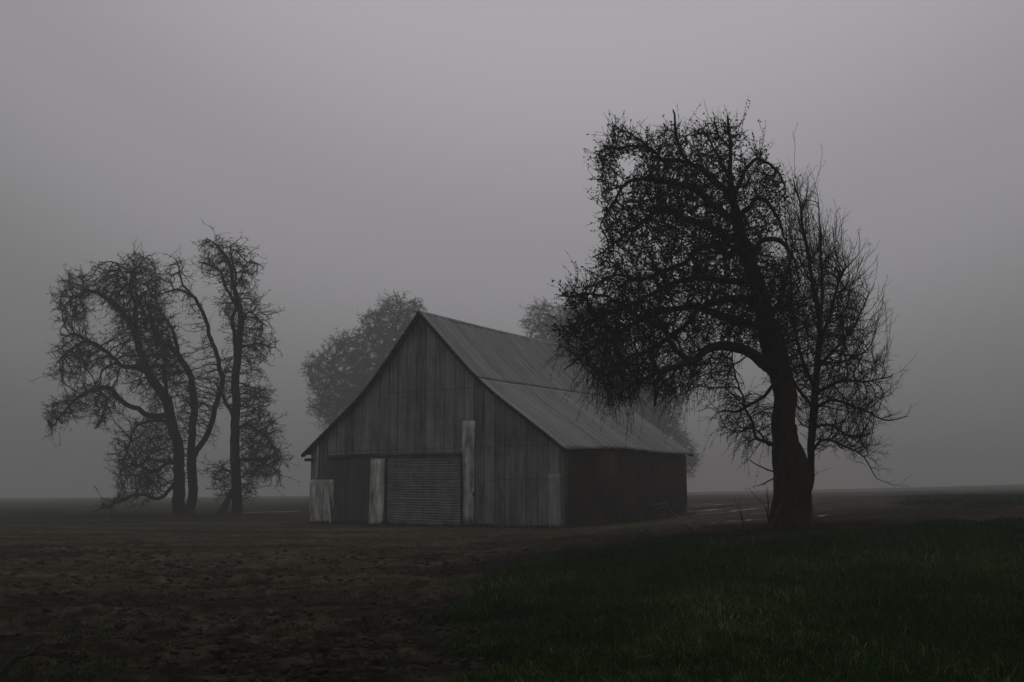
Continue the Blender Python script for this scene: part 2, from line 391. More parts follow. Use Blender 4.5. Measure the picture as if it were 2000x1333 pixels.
tag(mesh_np('soil_clods', V.reshape(-1, 3), [(icf[None]+(np.arange(n_)*12)[:, None, None]).reshape(-1, 3)], cm), 'crumbs and clods of dark soil strewn over the near mud', 'soil clods', kind='stuff')

# ------------------------------------------------------------------ barn
YAW = R(33.5)
e1 = np.array([math.cos(YAW), -math.sin(YAW), 0]); e2 = np.array([math.sin(YAW), math.cos(YAW), 0]); e3 = np.array([0, 0, 1.])
def gz0(px, py, z=0):
    x, y, zz = ray(px, py); k = (z-CAMZ)/zz; return np.array([x*k, y*k, z])
FR = gz0(1103, 1033)
def plane_hit(px, py, p0, nrm):
    d = np.stack([np.asarray(c, float) for c in ray(px, py)], -1); o = np.array([0, 0, CAMZ])
    k = ((p0-o)@nrm)/(d@nrm); return o+d*k[..., None] if np.ndim(k) else o+d*k
def FP(px, py, t=0):                # point on the gable plane -> (s, z), s from the left corner
    h = plane_hit(px, py, FR+e2*t, e2); return float((h-FR)@e1)+WID, float(h[2])
WID = 0.0
WID = -FP(604, 1024)[0]
def SP(px, py, s=None):             # point on the right side plane -> (t, z)
    s = WID if s is None else s
    h = plane_hit(px, py, FR+e1*(s-WID), e1); return float((h-FR)@e2), float(h[2])
LEN = SP(1343, 985)[0]
def B(s, t, z): return FR+np.multiply.outer(np.asarray(s, float)-WID, e1)+np.multiply.outer(np.asarray(t, float), e2)+np.multiply.outer(np.asarray(z, float), e3)
print('barn', WID, LEN)
OV = .4
SR, ZR = FP(817, 608, -OV)
SBR, ZBR = FP(932, 740, -OV); SER, ZER = FP(1105, 878, -OV)
SBL, ZBL = FP(715, 759, -OV); SEL, ZEL = FP(588, 888, -OV)
print('ridge', SR, ZR, 'brk', SBR, ZBR, 'eave', SER, ZER, 'L', SBL, ZBL, SEL, ZEL)
ev = np.array([SP(px, py, SER) for px, py in [(1107, 877.5), (1177, 877), (1211, 875.5), (1253, 880), (1294, 885.5), (1330, 887), (1354, 887.5)]])
def eaveR(t): return np.interp(t, ev[:, 0], ev[:, 1])
TEND = ev[-1, 0]
LEN = min(LEN, TEND-.35)
def rz(t): return ZR-.05*np.sin(np.pi*np.clip(t/LEN, 0, 1))
def bz(t, z): return z+.12*np.clip(t/LEN, 0, 1)
def curve_w(u, lu, ll, d=1.6):
    """weights of ridge, break and eave along the flared slope, u metres down from the ridge"""
    if u <= lu-d: return 1-u/lu, u/lu, 0.
    if u >= lu+d: return 0., 1-(u-lu)/ll, (u-lu)/ll
    q = (u-(lu-d))/(2*d); A = (d/lu, 1-d/lu, 0.); C = (0., 1-d/ll, d/ll)
    return tuple((1-q)**2*A[i]+2*q*(1-q)*(0., 1., 0.)[i]+q*q*C[i] for i in range(3))
def slope_pts(sgn, t, n=36):
    sb, zb, se, ze = (SBR, bz(t, ZBR), SER, float(eaveR(t))) if sgn > 0 else (SBL, bz(t, ZBL), SEL, ZEL)
    lu, ll = math.hypot(SBR-SR, ZBR-ZR), math.hypot(SER-SBR, ZER-ZBR); o = []
    for u in np.linspace(0, lu+ll, n):
        w_ = curve_w(u, lu, ll); o.append((w_[0]*SR+w_[1]*sb+w_[2]*se, w_[0]*float(rz(t))+w_[1]*float(zb)+w_[2]*ze))
    return o
def roofz(s, t):                    # height of the roof underside over a place in the barn
    p = slope_pts(-1, t)[::-1]+slope_pts(1, t)[1:]
    return np.interp(np.asarray(s, float), [q[0] for q in p], [q[1] for q in p])-.05

barn = empty('barn', B(WID/2, LEN/2, 0))
tag(barn, 'weathered grey corrugated metal barn with steep flared gable roof standing on the muddy yard', 'barn')

m_wall = metal_mat('wall_metal', (.070, .071, .077), (.40, .403, .420), .12, .62, .9, [6.95, 3.95, 2.3])
m_roof = metal_mat('roof_metal', (.105, .105, .116), (.235, .235, .25), .30, .60, .9, [])
m_patch = metal_mat('patch_metal', (.10, .10, .10), (.90, .90, .89), .08, 50, 0, None, .28, .55, 3.2)
m_door = metal_mat('door_metal', (.10, .10, .104), (.34, .34, .355), .2, 50, 0)
m_slide = metal_mat('dark_metal', (.050, .050, .053), (.125, .125, .132), .1, .62, .8)
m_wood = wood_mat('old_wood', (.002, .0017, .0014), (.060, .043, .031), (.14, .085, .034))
m_dwood = wood_mat('dark_wood', (.012, .010, .009), (.045, .038, .032))
m_beam = wood_mat('beam_wood', (.045, .043, .040), (.11, .105, .10))

def corr_wall(name, s0, s1, zb, zt, t0, mat, amp=.011, pitch=.068, t_sign=-1, warp=None, parent=barn, uvo=0):
    """upright corrugated sheet in the gable plane between s0 and s1"""
    S = np.arange(s0, s1+.0085, .017); rows = [zb(S), None, None, None, zt(S)]
    zb_, zt_ = rows[0], rows[-1]; nr = 9
    V = []; UV = []
    panel = np.floor((S+uvo)/.62)
    off = ((panel*7919) % 5)*.004
    for k in range(nr):
        f = k/(nr-1); z = zb_*(1-f)+zt_*f
        t = t0+t_sign*(amp*np.sin(2*np.pi*S/pitch)+off)
        if warp is not None: t = t+warp(S, z)
        V.append(B(S, 0, 0)*1.0+np.multiply.outer(t, e2)+np.multiply.outer(z, e3)); UV.append(np.c_[S+uvo, z])
    V = np.concatenate(V); UV = np.concatenate(UV); c = len(S)
    i, j = np.meshgrid(np.arange(nr-1), np.arange(c-1), indexing='ij'); a = (i*c+j).ravel()
    return mesh_np(name, V, [np.c_[a, a+1, a+c+1, a+c]], mat, parent, True, UV)
bot = lambda S: .03+.03*vn(S*1.6, S*0, 9)+.022*((np.floor(S/.62)*5851) % 5)
top = lambda S: roofz(S, 0.)-.02
wv = lambda S, z: .015*np.sin(S*2.1)*np.sin(z*1.3)
wall = corr_wall('gable_wall', 0, WID, bot, top, 0, m_wall, warp=wv)
hit_ = plane_hit(1282.5, 943, FR+e2*LEN, e2); SGAP = float((hit_-FR)@e1)+WID; ZGAP = float(hit_[2])
corr_wall('rear_wall', 0, SGAP-.45, lambda S: S*0-.1, lambda S: roofz(S, LEN)-.05, LEN, m_wall, t_sign=1)
corr_wall('rear_wall', SGAP+.45, WID-.03, lambda S: S*0-.1, lambda S: roofz(S, LEN)-.05, LEN, m_wall, t_sign=1)
corr_wall('rear_wall', SGAP-.45, SGAP+.45, lambda S: S*0+ZGAP+.8, lambda S: roofz(S, LEN)-.05, LEN, m_wall, t_sign=1)
corr_wall('rear_wall', SGAP-.45, SGAP+.45, lambda S: S*0-.1, lambda S: S*0+ZGAP-.8, LEN, m_wall, t_sign=1)

# right side wall: upright boards with one open gap, left side likewise in sheet
gap_t, gz_hi = SP(1281.5, 930); _, gz_lo = SP(1283.5, 956)
mb = MB(); t = 0.0; k = 0
while t < LEN-.05:
    wd = float(rng.uniform(.19, .27)); t1 = min(t+wd, LEN)
    if t < gap_t < t1+.02: t1 = gap_t-.03
    z0 = .34+.12*rng.random()+.35*t/LEN*0+.55*(t/LEN)*.9
    if t < 3.3: z0 = .40+.06*rng.random()
    o = float(rng.uniform(0, .02)); zt0 = float(eaveR(t))-.10
    c = [(t+.004, -o), (t1-.004, -o)]
    u0 = rng.random()*9+t
    cc = []; uv = []
    for z in (z0, zt0):
        for (tt, ss) in ((t+.004, 0), (t1-.004, 0), (t1-.004, .022), (t+.004, .022)):
            cc.append(B(WID+ss+o, tt, z)); uv.append((tt*1.0, z+u0*.0))
    mb.hexa(np.array(cc), np.array(uv)); k += 1
    t = t1 if abs(t1-(gap_t-.03)) > 1e-6 else gap_t+.035
def sidebox(mb, t0, t1, z0, z1, s0, s1):
    mb.hexa(np.array([B(s, tt, z) for z in (z0, z1) for (tt, s) in ((t0, s0), (t1, s0), (t1, s1), (t0, s1))]), np.array([(tt, z) for z in (z0, z1) for tt in (t0, t1, t1, t0)]))
sidebox(mb, gap_t-.05, gap_t+.05, .6, gz_lo-.45, WID-.03, WID-.003)
sidebox(mb, gap_t-.05, gap_t+.05, gz_hi+.05, 3.4, WID-.03, WID-.003)
sidebox(mb, gap_t-.05, gap_t+.05, (gz_hi+gz_lo)/2-.04, (gz_hi+gz_lo)/2+.04, WID-.03, WID-.003)
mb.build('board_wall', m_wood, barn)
mb = MB(); sidebox(mb, .15, LEN-.1, .16, .40, WID-.28, WID-.08); sidebox(mb, 0, LEN, 3.0, 3.2, WID-.15, WID-.02)
for tt in (.4, 3.4, 6.4, 9.4, 12.6): sidebox(mb, tt, tt+.3, -.3, .5, WID-.22, WID-.06)
mb.build('sill_beam', m_dwood, barn)
mb = MB(); sidebox(mb, 0.02, LEN, .05, ZEL-.05, -.02, .02); mb.build('side_wall', m_wall, barn)
mb = MB(); sidebox(mb, -.05, .10, .05, 3.35, WID+.0235, WID+.12); mb.build('corner_post', m_beam, barn)
mb = MB(); sidebox(mb, .05, LEN-.05, -.3, .95, WID-.36, WID-.33); mb.build('light_blocker', m_dwood, barn)  # dark board added behind the gap to keep out light below the boards

# roof courses
def roof_side(sgn):
    if sgn > 0: sb, zb, se = SBR, ZBR, SER; ez = eaveR
    else: sb, zb, se = SBL, ZBL, SEL; ez = lambda t: ZEL+0*t
    T = np.arange(-OV, TEND+.0085, .017)
    res = []
    for course in ('lower', 'upper'):
        rows = []; UVs = []
        nr = 22
        lu, ll = math.hypot(SBR-SR, ZBR-ZR), math.hypot(SER-SBR, ZER-ZBR)
        def at_u(u):
            w_ = curve_w(u, lu, ll); return w_[0]*SR+w_[1]*sb+w_[2]*se, w_[0]*rz(T)+w_[1]*bz(T, zb)+w_[2]*ez(T)
        for k in range(nr):
            f = k/(nr-1)
            u, lift = ((lu+.06)*f, .012) if course == 'upper' else (lu-.05+(ll+.05)*f, 0)
            s, z = at_u(u); s1_, z1_ = at_u(min(u+.05, lu+ll)); s0_, z0_ = at_u(max(u-.05, 0)); s = s+0*T
            slope = math.atan2(abs(float(np.mean(z1_-z0_))), abs(s1_-s0_))
            panel = np.floor(T/.60); fr = T/.60-panel
            d = lift+.011*np.sin(2*np.pi*T/.076)+.024*np.maximum(0, 1-np.minimum(fr, 1-fr)/.06)+((panel*7919) % 7)*.0015+(vn(T*.8, T*0+u*.4, 12)-.5)*.04
            if f == 1 and course == 'lower': s = s+sgn*(((panel*31) % 5)-2)*.012
            ns = sgn*math.sin(slope); nz = math.cos(slope)
            rows.append(B(s+ns*d, T, 0)+np.multiply.outer(z+nz*d, e3))
            UVs.append(np.c_[T+OV+(0 if sgn > 0 else 80)+(0 if course == 'upper' else 30.0), u+0*T])
        V = np.concatenate(rows); UV = np.concatenate(UVs); c = len(T)
        i, j = np.meshgrid(np.arange(nr-1), np.arange(c-1), indexing='ij'); a = (i*c+j).ravel()
        q = np.c_[a, a+1, a+c+1, a+c] if sgn < 0 else np.c_[a, a+c, a+c+1, a+1]
        res.append((V, q, UV))
    V = np.concatenate([r[0] for r in res]); q = np.concatenate([res[0][1], res[1][1]+len(res[0][0])]); UV = np.concatenate([r[2] for r in res])
    o = mesh_np('roof', V, [q], m_roof, barn, True, UV)
    so_ = o.modifiers.new('thick', 'SOLIDIFY'); so_.thickness = .012; so_.offset = -1
roof_side(1); roof_side(-1)
mb = MB()
for sg in (1, -1):
    for k in range(12):
        ta, tb = -OV+k*(TEND+OV)/12, -OV+(k+1)*(TEND+OV)/12+.03
        a = B(SR+sg*.09, ta, rz(ta)-.045); b__ = B(SR+sg*.09, tb, rz(tb)-.045)
        mb.bar(a, b__, .24, .012, up=(e1*sg*.75+e3*.66))
mb.build('ridge_cap', m_roof, barn)
# rake boards along the front and rear roof edges
def rake(pts, t, name='rake_board'):
    mb = MB()
    for (s0, z0), (s1, z1) in zip(pts[:-1], pts[1:]):
        mb.bar(B(s0, t, z0-.11), B(s1, t, z1-.11), .04, .17, up=np.cross(e2, (B(s1, t, z1)-B(s0, t, z0))))
    mb.build(name, m_dwood, barn)
def bow(s0, z0, s1, z1, d): return [(s0+(s1-s0)*f, z0+(z1-z0)*f-d*math.sin(math.pi*f)) for f in np.linspace(0, 1, 7)]
rake(slope_pts(1, -OV), -OV+.035)
rake(slope_pts(-1, -OV), -OV+.035)
rake(slope_pts(1, TEND), TEND-.05)
# rafter tails under both eaves
for sg in (1, -1):
    for tt in np.linspace(-OV+.15, TEND-.2, 13):
        z1 = float(eaveR(tt)) if sg > 0 else ZEL
        s1 = SER-.06 if sg > 0 else SEL+.06; sb, zb = (SBR, ZBR) if sg > 0 else (SBL, ZBL)
        k = .12; mb = MB(); mb.bar(B(s1, tt, z1-.10), B(s1+(sb-s1)*k, tt, z1-.10+(zb-z1)*k-.05), .05, .10); mb.build('rafter_tail', m_dwood, barn)
zp = FP(596, 891, .0)
mb = MB(); mb.bar(B(-.25, -.2, ZEL-.30), B(.3, -.2, ZEL-.30), .14, .16); mb.build('purlin_end', m_dwood, barn)

# features on the gable wall
def quadp(name, corners, mat, t, th=.03, corr=0, uvs=1):
    """sheet on the gable wall given by its 4 measured corners (bl, br, tr, tl)"""
    c = [FP(x, y, t) for x, y in corners]; n_u = 60; n_v = 12; V = []; UV = []
    for j in range(n_v+1):
        for i in range(n_u+1):
            f, g = i/n_u, j/n_v
            s = (c[0][0]*(1-f)+c[1][0]*f)*(1-g)+(c[3][0]*(1-f)+c[2][0]*f)*g
            z = (c[0][1]*(1-f)+c[1][1]*f)*(1-g)+(c[3][1]*(1-f)+c[2][1]*f)*g
            d = t-corr*math.sin(2*math.pi*s/.075)-.02*math.sin(3*f+2*g+s)
            V.append(B(s, d, z)); UV.append((s*uvs+c[0][0]*3, z))
    w_ = n_u+1; i, j = np.meshgrid(np.arange(n_v), np.arange(n_u), indexing='ij'); a = (i*w_+j).ravel()
    o = mesh_np(name, np.array(V), [np.c_[a, a+1, a+w_+1, a+w_]], mat, barn, True, np.array(UV))
    s_ = o.modifiers.new('thick', 'SOLIDIFY'); s_.thickness = .008; s_.offset = 1
    return o
o = quadp('sheet_patch', [(604, 1023), (651, 1024), (652, 937), (606, 937)], m_patch, -.06, corr=.008); o['label'] = 'pale streaked metal sheet nailed over the lower left corner'
o = quadp('sheet_patch', [(719, 1028), (748, 1028), (753, 896), (724, 896)], m_patch, -.07, corr=.008); o['label'] = 'pale metal sheet leaning beside the ribbed door'
o = quadp('sheet_patch', [(903, 1022), (925, 1022), (928, 822), (903, 822)], m_patch, -.07, corr=.008); o['label'] = 'tall narrow pale metal sheet right of the door'
m_patch2 = metal_mat('patch_dull', (.26, .26, .265), (.62, .62, .64), .1, 50, 0)
o = quadp('sheet_patch', [(1072, 1033), (1096, 1031), (1095, 926), (1071, 926)], m_patch2, -.06, corr=.008); o['label'] = 'dull grey metal sheet near the right corner'
quadp('corner_trim', [(617, 936), (620, 936), (623, 868), (619.5, 868)], m_patch, -.05)
quadp('sliding_door', [(648, 1022), (719, 1025), (722, 895), (637, 896)], m_slide, -.035, corr=.006)
# ribbed door: horizontal corrugation in stacked courses
c = [FP(x, y, -.05) for x, y in [(753, 1026), (899, 1029), (899, 893), (755, 893)]]
z0, z1 = c[0][1]+.10, c[2][1]; s0, s1 = c[0][0], c[1][0]
Z = np.arange(z0, z1, .016); S = np.linspace(s0, s1, 24); V = []; UV = []
for z in Z:
    f = (z-z0)/(z1-z0); ph = (f*5) % 1
    rib = .026*math.sin(2*math.pi*z/.130)*(1 if .22 < ph < .97 else .15)-(0.02 if ph < .06 else 0)
    tilt = (.07*(1-f))*(S-s0)/(s1-s0)
    V.append(B(S, -.055-rib+.012*np.sin(S*1.7+f*4), 0)+np.multiply.outer(z-tilt, e3)); UV.append(np.c_[0*S+z*1.0, S*2.2])
c_ = len(S); i, j = np.meshgrid(np.arange(len(Z)-1), np.arange(c_-1), indexing='ij'); a = (i*c_+j).ravel()
o = mesh_np('ribbed_door', np.concatenate(V), [np.c_[a, a+1, a+c_+1, a+c_]], m_door, barn, True, np.concatenate(UV))
door = o; o['_o'] = barn['_o']
mb = MB()
for (x0, y0, x1, y1) in [(754, 894, 753, 1030), (901, 892, 902, 1030)]:
    mb = MB(); a, b__ = FP(x0, y0, -.1), FP(x1, y1, -.1); mb.bar(B(a[0], -.10, a[1]), B(b__[0], -.10, b__[1]), .09, .06, up=e2)
    mb.build('door_jamb', m_dwood, barn)
mb = MB()
for s_ in (.12, .3, .5, .68, .86):
    ss = s0+(s1-s0)*s_; mb.bar(B(ss, -.02, z0), B(ss, -.02, z1), .06, .03, up=e2)
mb.build('door_brace', m_dwood, barn)
for pts in [((640, 893), (720, 889)), ((721, 889), (901, 887.5))]:
    a, b__ = FP(*pts[0], -.12), FP(*pts[1], -.12); mb = MB(); mb.bar(B(a[0], -.12, a[1]), B(b__[0], -.12, b__[1]), .12, .15); mb.build('door_rail', m_beam, barn)
a = FP(925, 966, -.1); mb = MB(); mb.bar(B(a[0], -.12, a[1]-.09), B(a[0], -.12, a[1]+.09), .06, .05, up=e2); mb.build('latch', m_dwood, barn)
a = FP(900, 890, -.1); mb = MB(); mb.bar(B(a[0]+.05, -.2, a[1]-.1), B(a[0]+.05, -.2, a[1]+.16), .06, .10, up=e2); mb.build('rail_bracket', m_dwood, barn)

ns_ = 2600
s_ = rng.uniform(-.3, WID+.2, ns_); t_ = -.05-np.abs(rng.normal(0, .22, ns_)); kp = fbm(s_*.9, s_*0, 77, 3) > .50
p1 = B(s_, 0, 0)+np.multiply.outer(t_, e2); p1 = p1[kp]
t2_ = rng.uniform(0, LEN, ns_); o_ = .15+np.abs(rng.normal(0, .3, ns_)); kp = fbm(t2_*.9, t2_*0, 78, 3) > .46
p2 = FR+np.multiply.outer(t2_, e2)+np.multiply.outer(o_, e1); p2 = p2[kp]; p_ = np.concatenate([p1, p2])
blades('wall_weeds', p_[:, 0], p_[:, 1], .06+.26*rng.random(len(p_))**2.5, .016, blade_mat('dry_weed', (.008, .010, .004), (.07, .068, .035), (.16, .14, .09)),
       'thin dry weeds growing along the foot of the barn walls', 'weeds', .4)

# ------------------------------------------------------------------ things beside the barn
def sfloor(t, s): p = B(s, t, 0); return ground_at(p[0], p[1])
tb_, _ = SP(1284, 990, WID+1.0); s_ = WID+1.0; z_ = sfloor(tb_, s_)
wb = empty('workbench', B(s_, tb_, z_)); tag(wb, 'low weathered plank bench standing against the dark board wall', 'bench')
m_plank = wood_mat('plank', (.05, .038, .028), (.13, .10, .075))
mb = MB()
for k in range(3): mb.bar(B(s_-.28+k*.2, tb_-1.1, z_+.78+.01*k), B(s_-.28+k*.2, tb_+.9, z_+.80+.01*k), .17, .05)
mb.build('top', m_plank, wb)
mb = MB(); mb.bar(B(s_, tb_-1.0, z_+.26), B(s_, tb_+.85, z_+.28), .5, .05); mb.build('shelf', m_dwood, wb)
for dt in (-1.0, .8):
    for ds in (-.25, .2):
        mb = MB(); mb.bar(B(s_+ds, tb_+dt, z_-.15), B(s_+ds, tb_+dt, z_+.75), .08, .08, up=e1); mb.build('leg', m_dwood, wb)
mb = MB(); mb.bar(B(s_+.22, tb_-1.0, z_+.60), B(s_+.22, tb_+.85, z_+.62), .04, .14); mb.build('apron', m_dwood, wb)
tc_, _ = SP(1231, 1002, WID+.8); s_ = WID+.8; z_ = sfloor(tc_, s_)
ch = empty('old_chair', B(s_, tc_, z_)); tag(ch, 'small black slatted chair standing in front of the board wall', 'chair')
m_black = plain('black_paint', (.004, .004, .004), .6)
for dt in (-.24, .24):
    mb = MB(); mb.bar(B(s_-.2, tc_+dt, z_-.1), B(s_-.27, tc_+dt, z_+.95), .05, .05, up=e1); mb.build('leg', m_black, ch)
    mb = MB(); mb.bar(B(s_+.22, tc_+dt, z_-.1), B(s_+.22, tc_+dt, z_+.42), .05, .05, up=e1); mb.build('leg', m_black, ch)
mb = MB(); mb.bar(B(s_, tc_-.28, z_+.45), B(s_, tc_+.28, z_+.45), .48, .07); mb.build('seat', m_black, ch)
for dz in (.68, .88):
    mb = MB(); mb.bar(B(s_-.25, tc_-.27, z_+dz), B(s_-.25, tc_+.27, z_+dz), .04, .13); mb.build('back_slat', m_black, ch)
# thin pale pole propped on the bench end, running down to the yard
m_pole = plain('pale_wood', (.10, .098, .092))
x, y = G(1364, 1038); a = np.array([x, y, ground_at(x, y)-.02]); bb = P(1308, 998, 46.5)
d = bb-a
mb = MB(); nseg = 10
pts = [a+d*f+np.array([0, 0, .03*math.sin(math.pi*f)]) for f in np.linspace(0, 1, nseg)]
for p, q_ in zip(pts[:-1], pts[1:]): mb.bar(p, q_, .02, .02)
tag(mb.build('pole', m_pole, origin=[float(c) for c in a]), 'long thin pale pole slanting from the muddy yard up to the bench', 'pole')

# ------------------------------------------------------------------ trees
def crom(pts, step):
    p = np.array(pts, float); p = np.vstack([2*p[0]-p[1], p, 2*p[-1]-p[-2]]); o = []
    for i in range(1, len(p)-2):
        n = max(1, int(round(np.linalg.norm(p[i+1, :3]-p[i, :3])/step)))
        for k in range(n):
            t = k/n
            o.append(.5*((2*p[i])+(-p[i-1]+p[i+1])*t+(2*p[i-1]-5*p[i]+4*p[i+1]-p[i+2])*t*t+(-p[i-1]+3*p[i]-3*p[i+1]+p[i+2])*t**3))
    o.append(p[-2]); return np.array(o)

class Tree:
    def __init__(s, Y, step, seed):
        s.Y = Y; s.D = step; s.pos = np.zeros((0, 3)); s.par = np.zeros(0, int); s.rf = np.zeros(0); s.skip = np.zeros(0, bool)
        s.rng = np.random.default_rng(seed); s.ppm = F/Y
    def add(s, p, par, rf, skip=False):
        i = len(s.pos); s.pos = np.vstack([s.pos, p]); s.par = np.r_[s.par, par]; s.rf = np.r_[s.rf, rf]; s.skip = np.r_[s.skip, skip]; return i
    def limb(s, pts, dy=0., dy0=None, skip_below=None, gnarl=.25):
        """pts: measured (x, y, radius) in photo pixels; dy: depth reached at the tip in metres"""
        first = len(s.pos) == 0
        q = []; L_ = np.r_[0, np.cumsum([math.dist(a[:2], b[:2]) for a, b in zip(pts[:-1], pts[1:])])]; L_ /= L_[-1]
        p0 = P(pts[0][0], pts[0][1], s.Y)
        if first: par = -1; y0 = 0
        else:
            d = np.hypot((s.pos-p0)[:, 0], (s.pos-p0)[:, 2])+.1*abs(s.pos[:, 1]-s.Y); par = int(np.argmin(d)); y0 = s.pos[par, 1]-s.Y
        for (x, y, r), f in zip(pts, L_):
            r = r*(.85 if first else .78)
            w = P(x, y, s.Y+y0+dy*f**.8); q.append((*w, r/s.ppm))
        if not first: q[0] = (*s.pos[par], q[0][3])
        c = crom(q, s.D); n = len(c)
        ph = s.rng.random(3)*50; t = np.arange(n)*s.D
        for ax in range(3):
            c[:, ax] += (fbm(t/(s.D*9)+ph[ax], t*0, 5, 4)-.5)*gnarl*s.D*14*np.minimum(1, t/(5*s.D))
        if first: i0 = s.add(c[:1, :3], [-1], [c[0, 3]])
        prev = 0 if first else par; st = 1
        idx = len(s.pos)+np.arange(n-st); pr = np.r_[prev, idx[:-1]] if n-st > 0 else []
        s.add(c[st:, :3], pr, c[st:, 3], [False]*(n-st))
        return s
    def attract(s, poly, n, T, rg=.42, hole=.42):
        poly = np.array(poly, float); lo, hi = poly.min(0), poly.max(0); out = []
        pts = []
        m_ = 0
        while m_ < n:
            c = s.rng.uniform(lo, hi, (n*2, 2)); c = c[inpoly(c[:, 0], c[:, 1], poly)]; pts.append(c); m_ += len(c)
        c = np.concatenate(pts)[:n]
        d = segdist(c[:, 0], c[:, 1], [tuple(p) for p in poly]+[tuple(poly[0])]); dm = d.max()
        sc_ = max(14., dm*.35); rag = (fbm(c[:, 0]/sc_+s.Y, c[:, 1]/sc_, 91, 4)-rg)*dm*1.1; ok = d > rag; c = c[ok]; d = d[ok]; n = len(c)
        dy = s.rng.uniform(-1, 1, n)*T*np.sqrt(np.clip(d/dm, .02, 1))
        x, y, z = ray(c[:, 0], c[:, 1]); Y = s.Y+dy; k = Y/y
        # thin holes so the crown has clumps and gaps
        w = np.c_[x*k, Y, CAMZ+z*k]
        g = fbm(w[:, 0]*.9*27/s.Y+3, w[:, 2]*.9*27/s.Y+w[:, 1]*.25, int(s.Y), 3)
        return w[g > s.rng.uniform(hole-.12, hole+.08, n)]
    def colonize(s, A, infl, kill, trop=(0, 0, 0), inert=.35, jit=.25, iters=200, maxn=60000):
        D = s.D; trop = np.array(trop, float)
        near = np.zeros(len(A), int); nd = np.full(len(A), 1e9)
        def upd(i0):
            A32 = A.astype(np.float32); a2 = (A32**2).sum(1)
            for kk in range(i0, len(s.pos), 256):
                Q = s.pos[kk:kk+256].astype(np.float32); d2 = A32@(-2*Q.T); d2 += (Q**2).sum(1)[None]
                j = d2.argmin(1); v = d2[np.arange(len(A32)), j]+a2
                b = v < nd; near[b] = kk+j[b]; nd[b] = v[b]
        c0 = A.mean(0); A = A-0
        upd(0); nchild = np.bincount(s.par[s.par >= 0], minlength=len(s.pos))
        dirs = np.zeros_like(s.pos); mk = s.par >= 0; dirs[mk] = s.pos[mk]-s.pos[s.par[mk]]; dirs /= np.linalg.norm(dirs, axis=1)[:, None]+1e-9
        grown = {}
        for it in range(iters):
            act = nd < infl**2
            if not act.any() or len(s.pos) > maxn: break
            ids = near[act]; v = A[act]-s.pos[ids]; v /= np.linalg.norm(v, axis=1)[:, None]+1e-9
            u, inv = np.unique(ids, return_inverse=True)
            S_ = np.zeros((len(u), 3)); np.add.at(S_, inv.ravel(), v); S_ /= np.linalg.norm(S_, axis=1)[:, None]+1e-9
            S_ = S_+dirs[u]*inert+trop+s.rng.normal(0, jit, S_.shape); S_ /= np.linalg.norm(S_, axis=1)[:, None]
            cnt = np.array([grown.get(int(k), 0) for k in u]); ok = cnt < 3
            u = u[ok]; S_ = S_[ok]
            if len(u) == 0: break
            for k in u: grown[int(k)] = grown.get(int(k), 0)+1
            i0 = len(s.pos); s.add(s.pos[u]+S_*D, u, np.zeros(len(u)), np.zeros(len(u), bool)); dirs = np.vstack([dirs, S_])
            upd(i0)
            keep = nd > kill**2; A = A[keep]; near = near[keep]; nd = nd[keep]
            if len(A) == 0: break
        return s
    def sub(s, k, seg, L0, L1, bias=(0, 0, 0), frac=.8, jit=.38):
        """fine side twigs along every outer branch"""
        c = np.where((s.rf == 0) & (s.par >= 0))[0]; ln = s.pos[c]-s.pos[s.par[c]]; ln /= np.linalg.norm(ln, axis=1)[:, None]+1e-9
        bias_ = bias
        c = np.repeat(c, k); ln = np.repeat(ln, k, 0); kp = s.rng.random(len(c)) < frac; c = c[kp]; ln = ln[kp]; n = len(c)
        d = s.rng.normal(0, 1, (n, 3)); d -= ln*(d*ln).sum(1)[:, None]; d /= np.linalg.norm(d, axis=1)[:, None]; bias = bias_(s.pos[c]) if callable(bias_) else np.array(bias_); d = d*.8+ln*1.0+bias; d /= np.linalg.norm(d, axis=1)[:, None]
        Ls = s.rng.uniform(L0, L1, n); p = s.pos[c]; prev = c
        for j in range(seg):
            p = p+d*(Ls/seg)[:, None]; i0 = s.add(p, prev, np.zeros(n), np.zeros(n, bool)); prev = i0+np.arange(n)
            d = d+bias/seg+s.rng.normal(0, jit, (n, 3)); d /= np.linalg.norm(d, axis=1)[:, None]
        return s
    def shoots(s, n, L0, L1, bend, sel, updir=(0, 0, .4), seg=None):
        """long whippy twigs leaving outer nodes"""
        cand = np.where(sel(s.pos))[0]; nch = np.bincount(s.par[s.par >= 0], minlength=len(s.pos)); cand = cand[nch[cand] <= 1]
        if len(cand) == 0: return s
        base = s.rng.choice(cand, n); cen = s.pos[cand].mean(0)
        d = s.pos[base]-s.pos[s.par[base]]; d /= np.linalg.norm(d, axis=1)[:, None]+1e-9
        d = d+np.array(updir)+s.rng.normal(0, .25, d.shape); d /= np.linalg.norm(d, axis=1)[:, None]
        Ls = s.rng.uniform(L0, L1, n); k = 6; prev = base; p = s.pos[base]
        for j in range(k):
            d = d+np.array(bend)/k+s.rng.normal(0, .07, d.shape); d /= np.linalg.norm(d, axis=1)[:, None]
            p = p+d*(Ls/k)[:, None]; i0 = s.add(p, prev, np.zeros(n), np.zeros(n, bool)); prev = i0+np.arange(n)
        return s
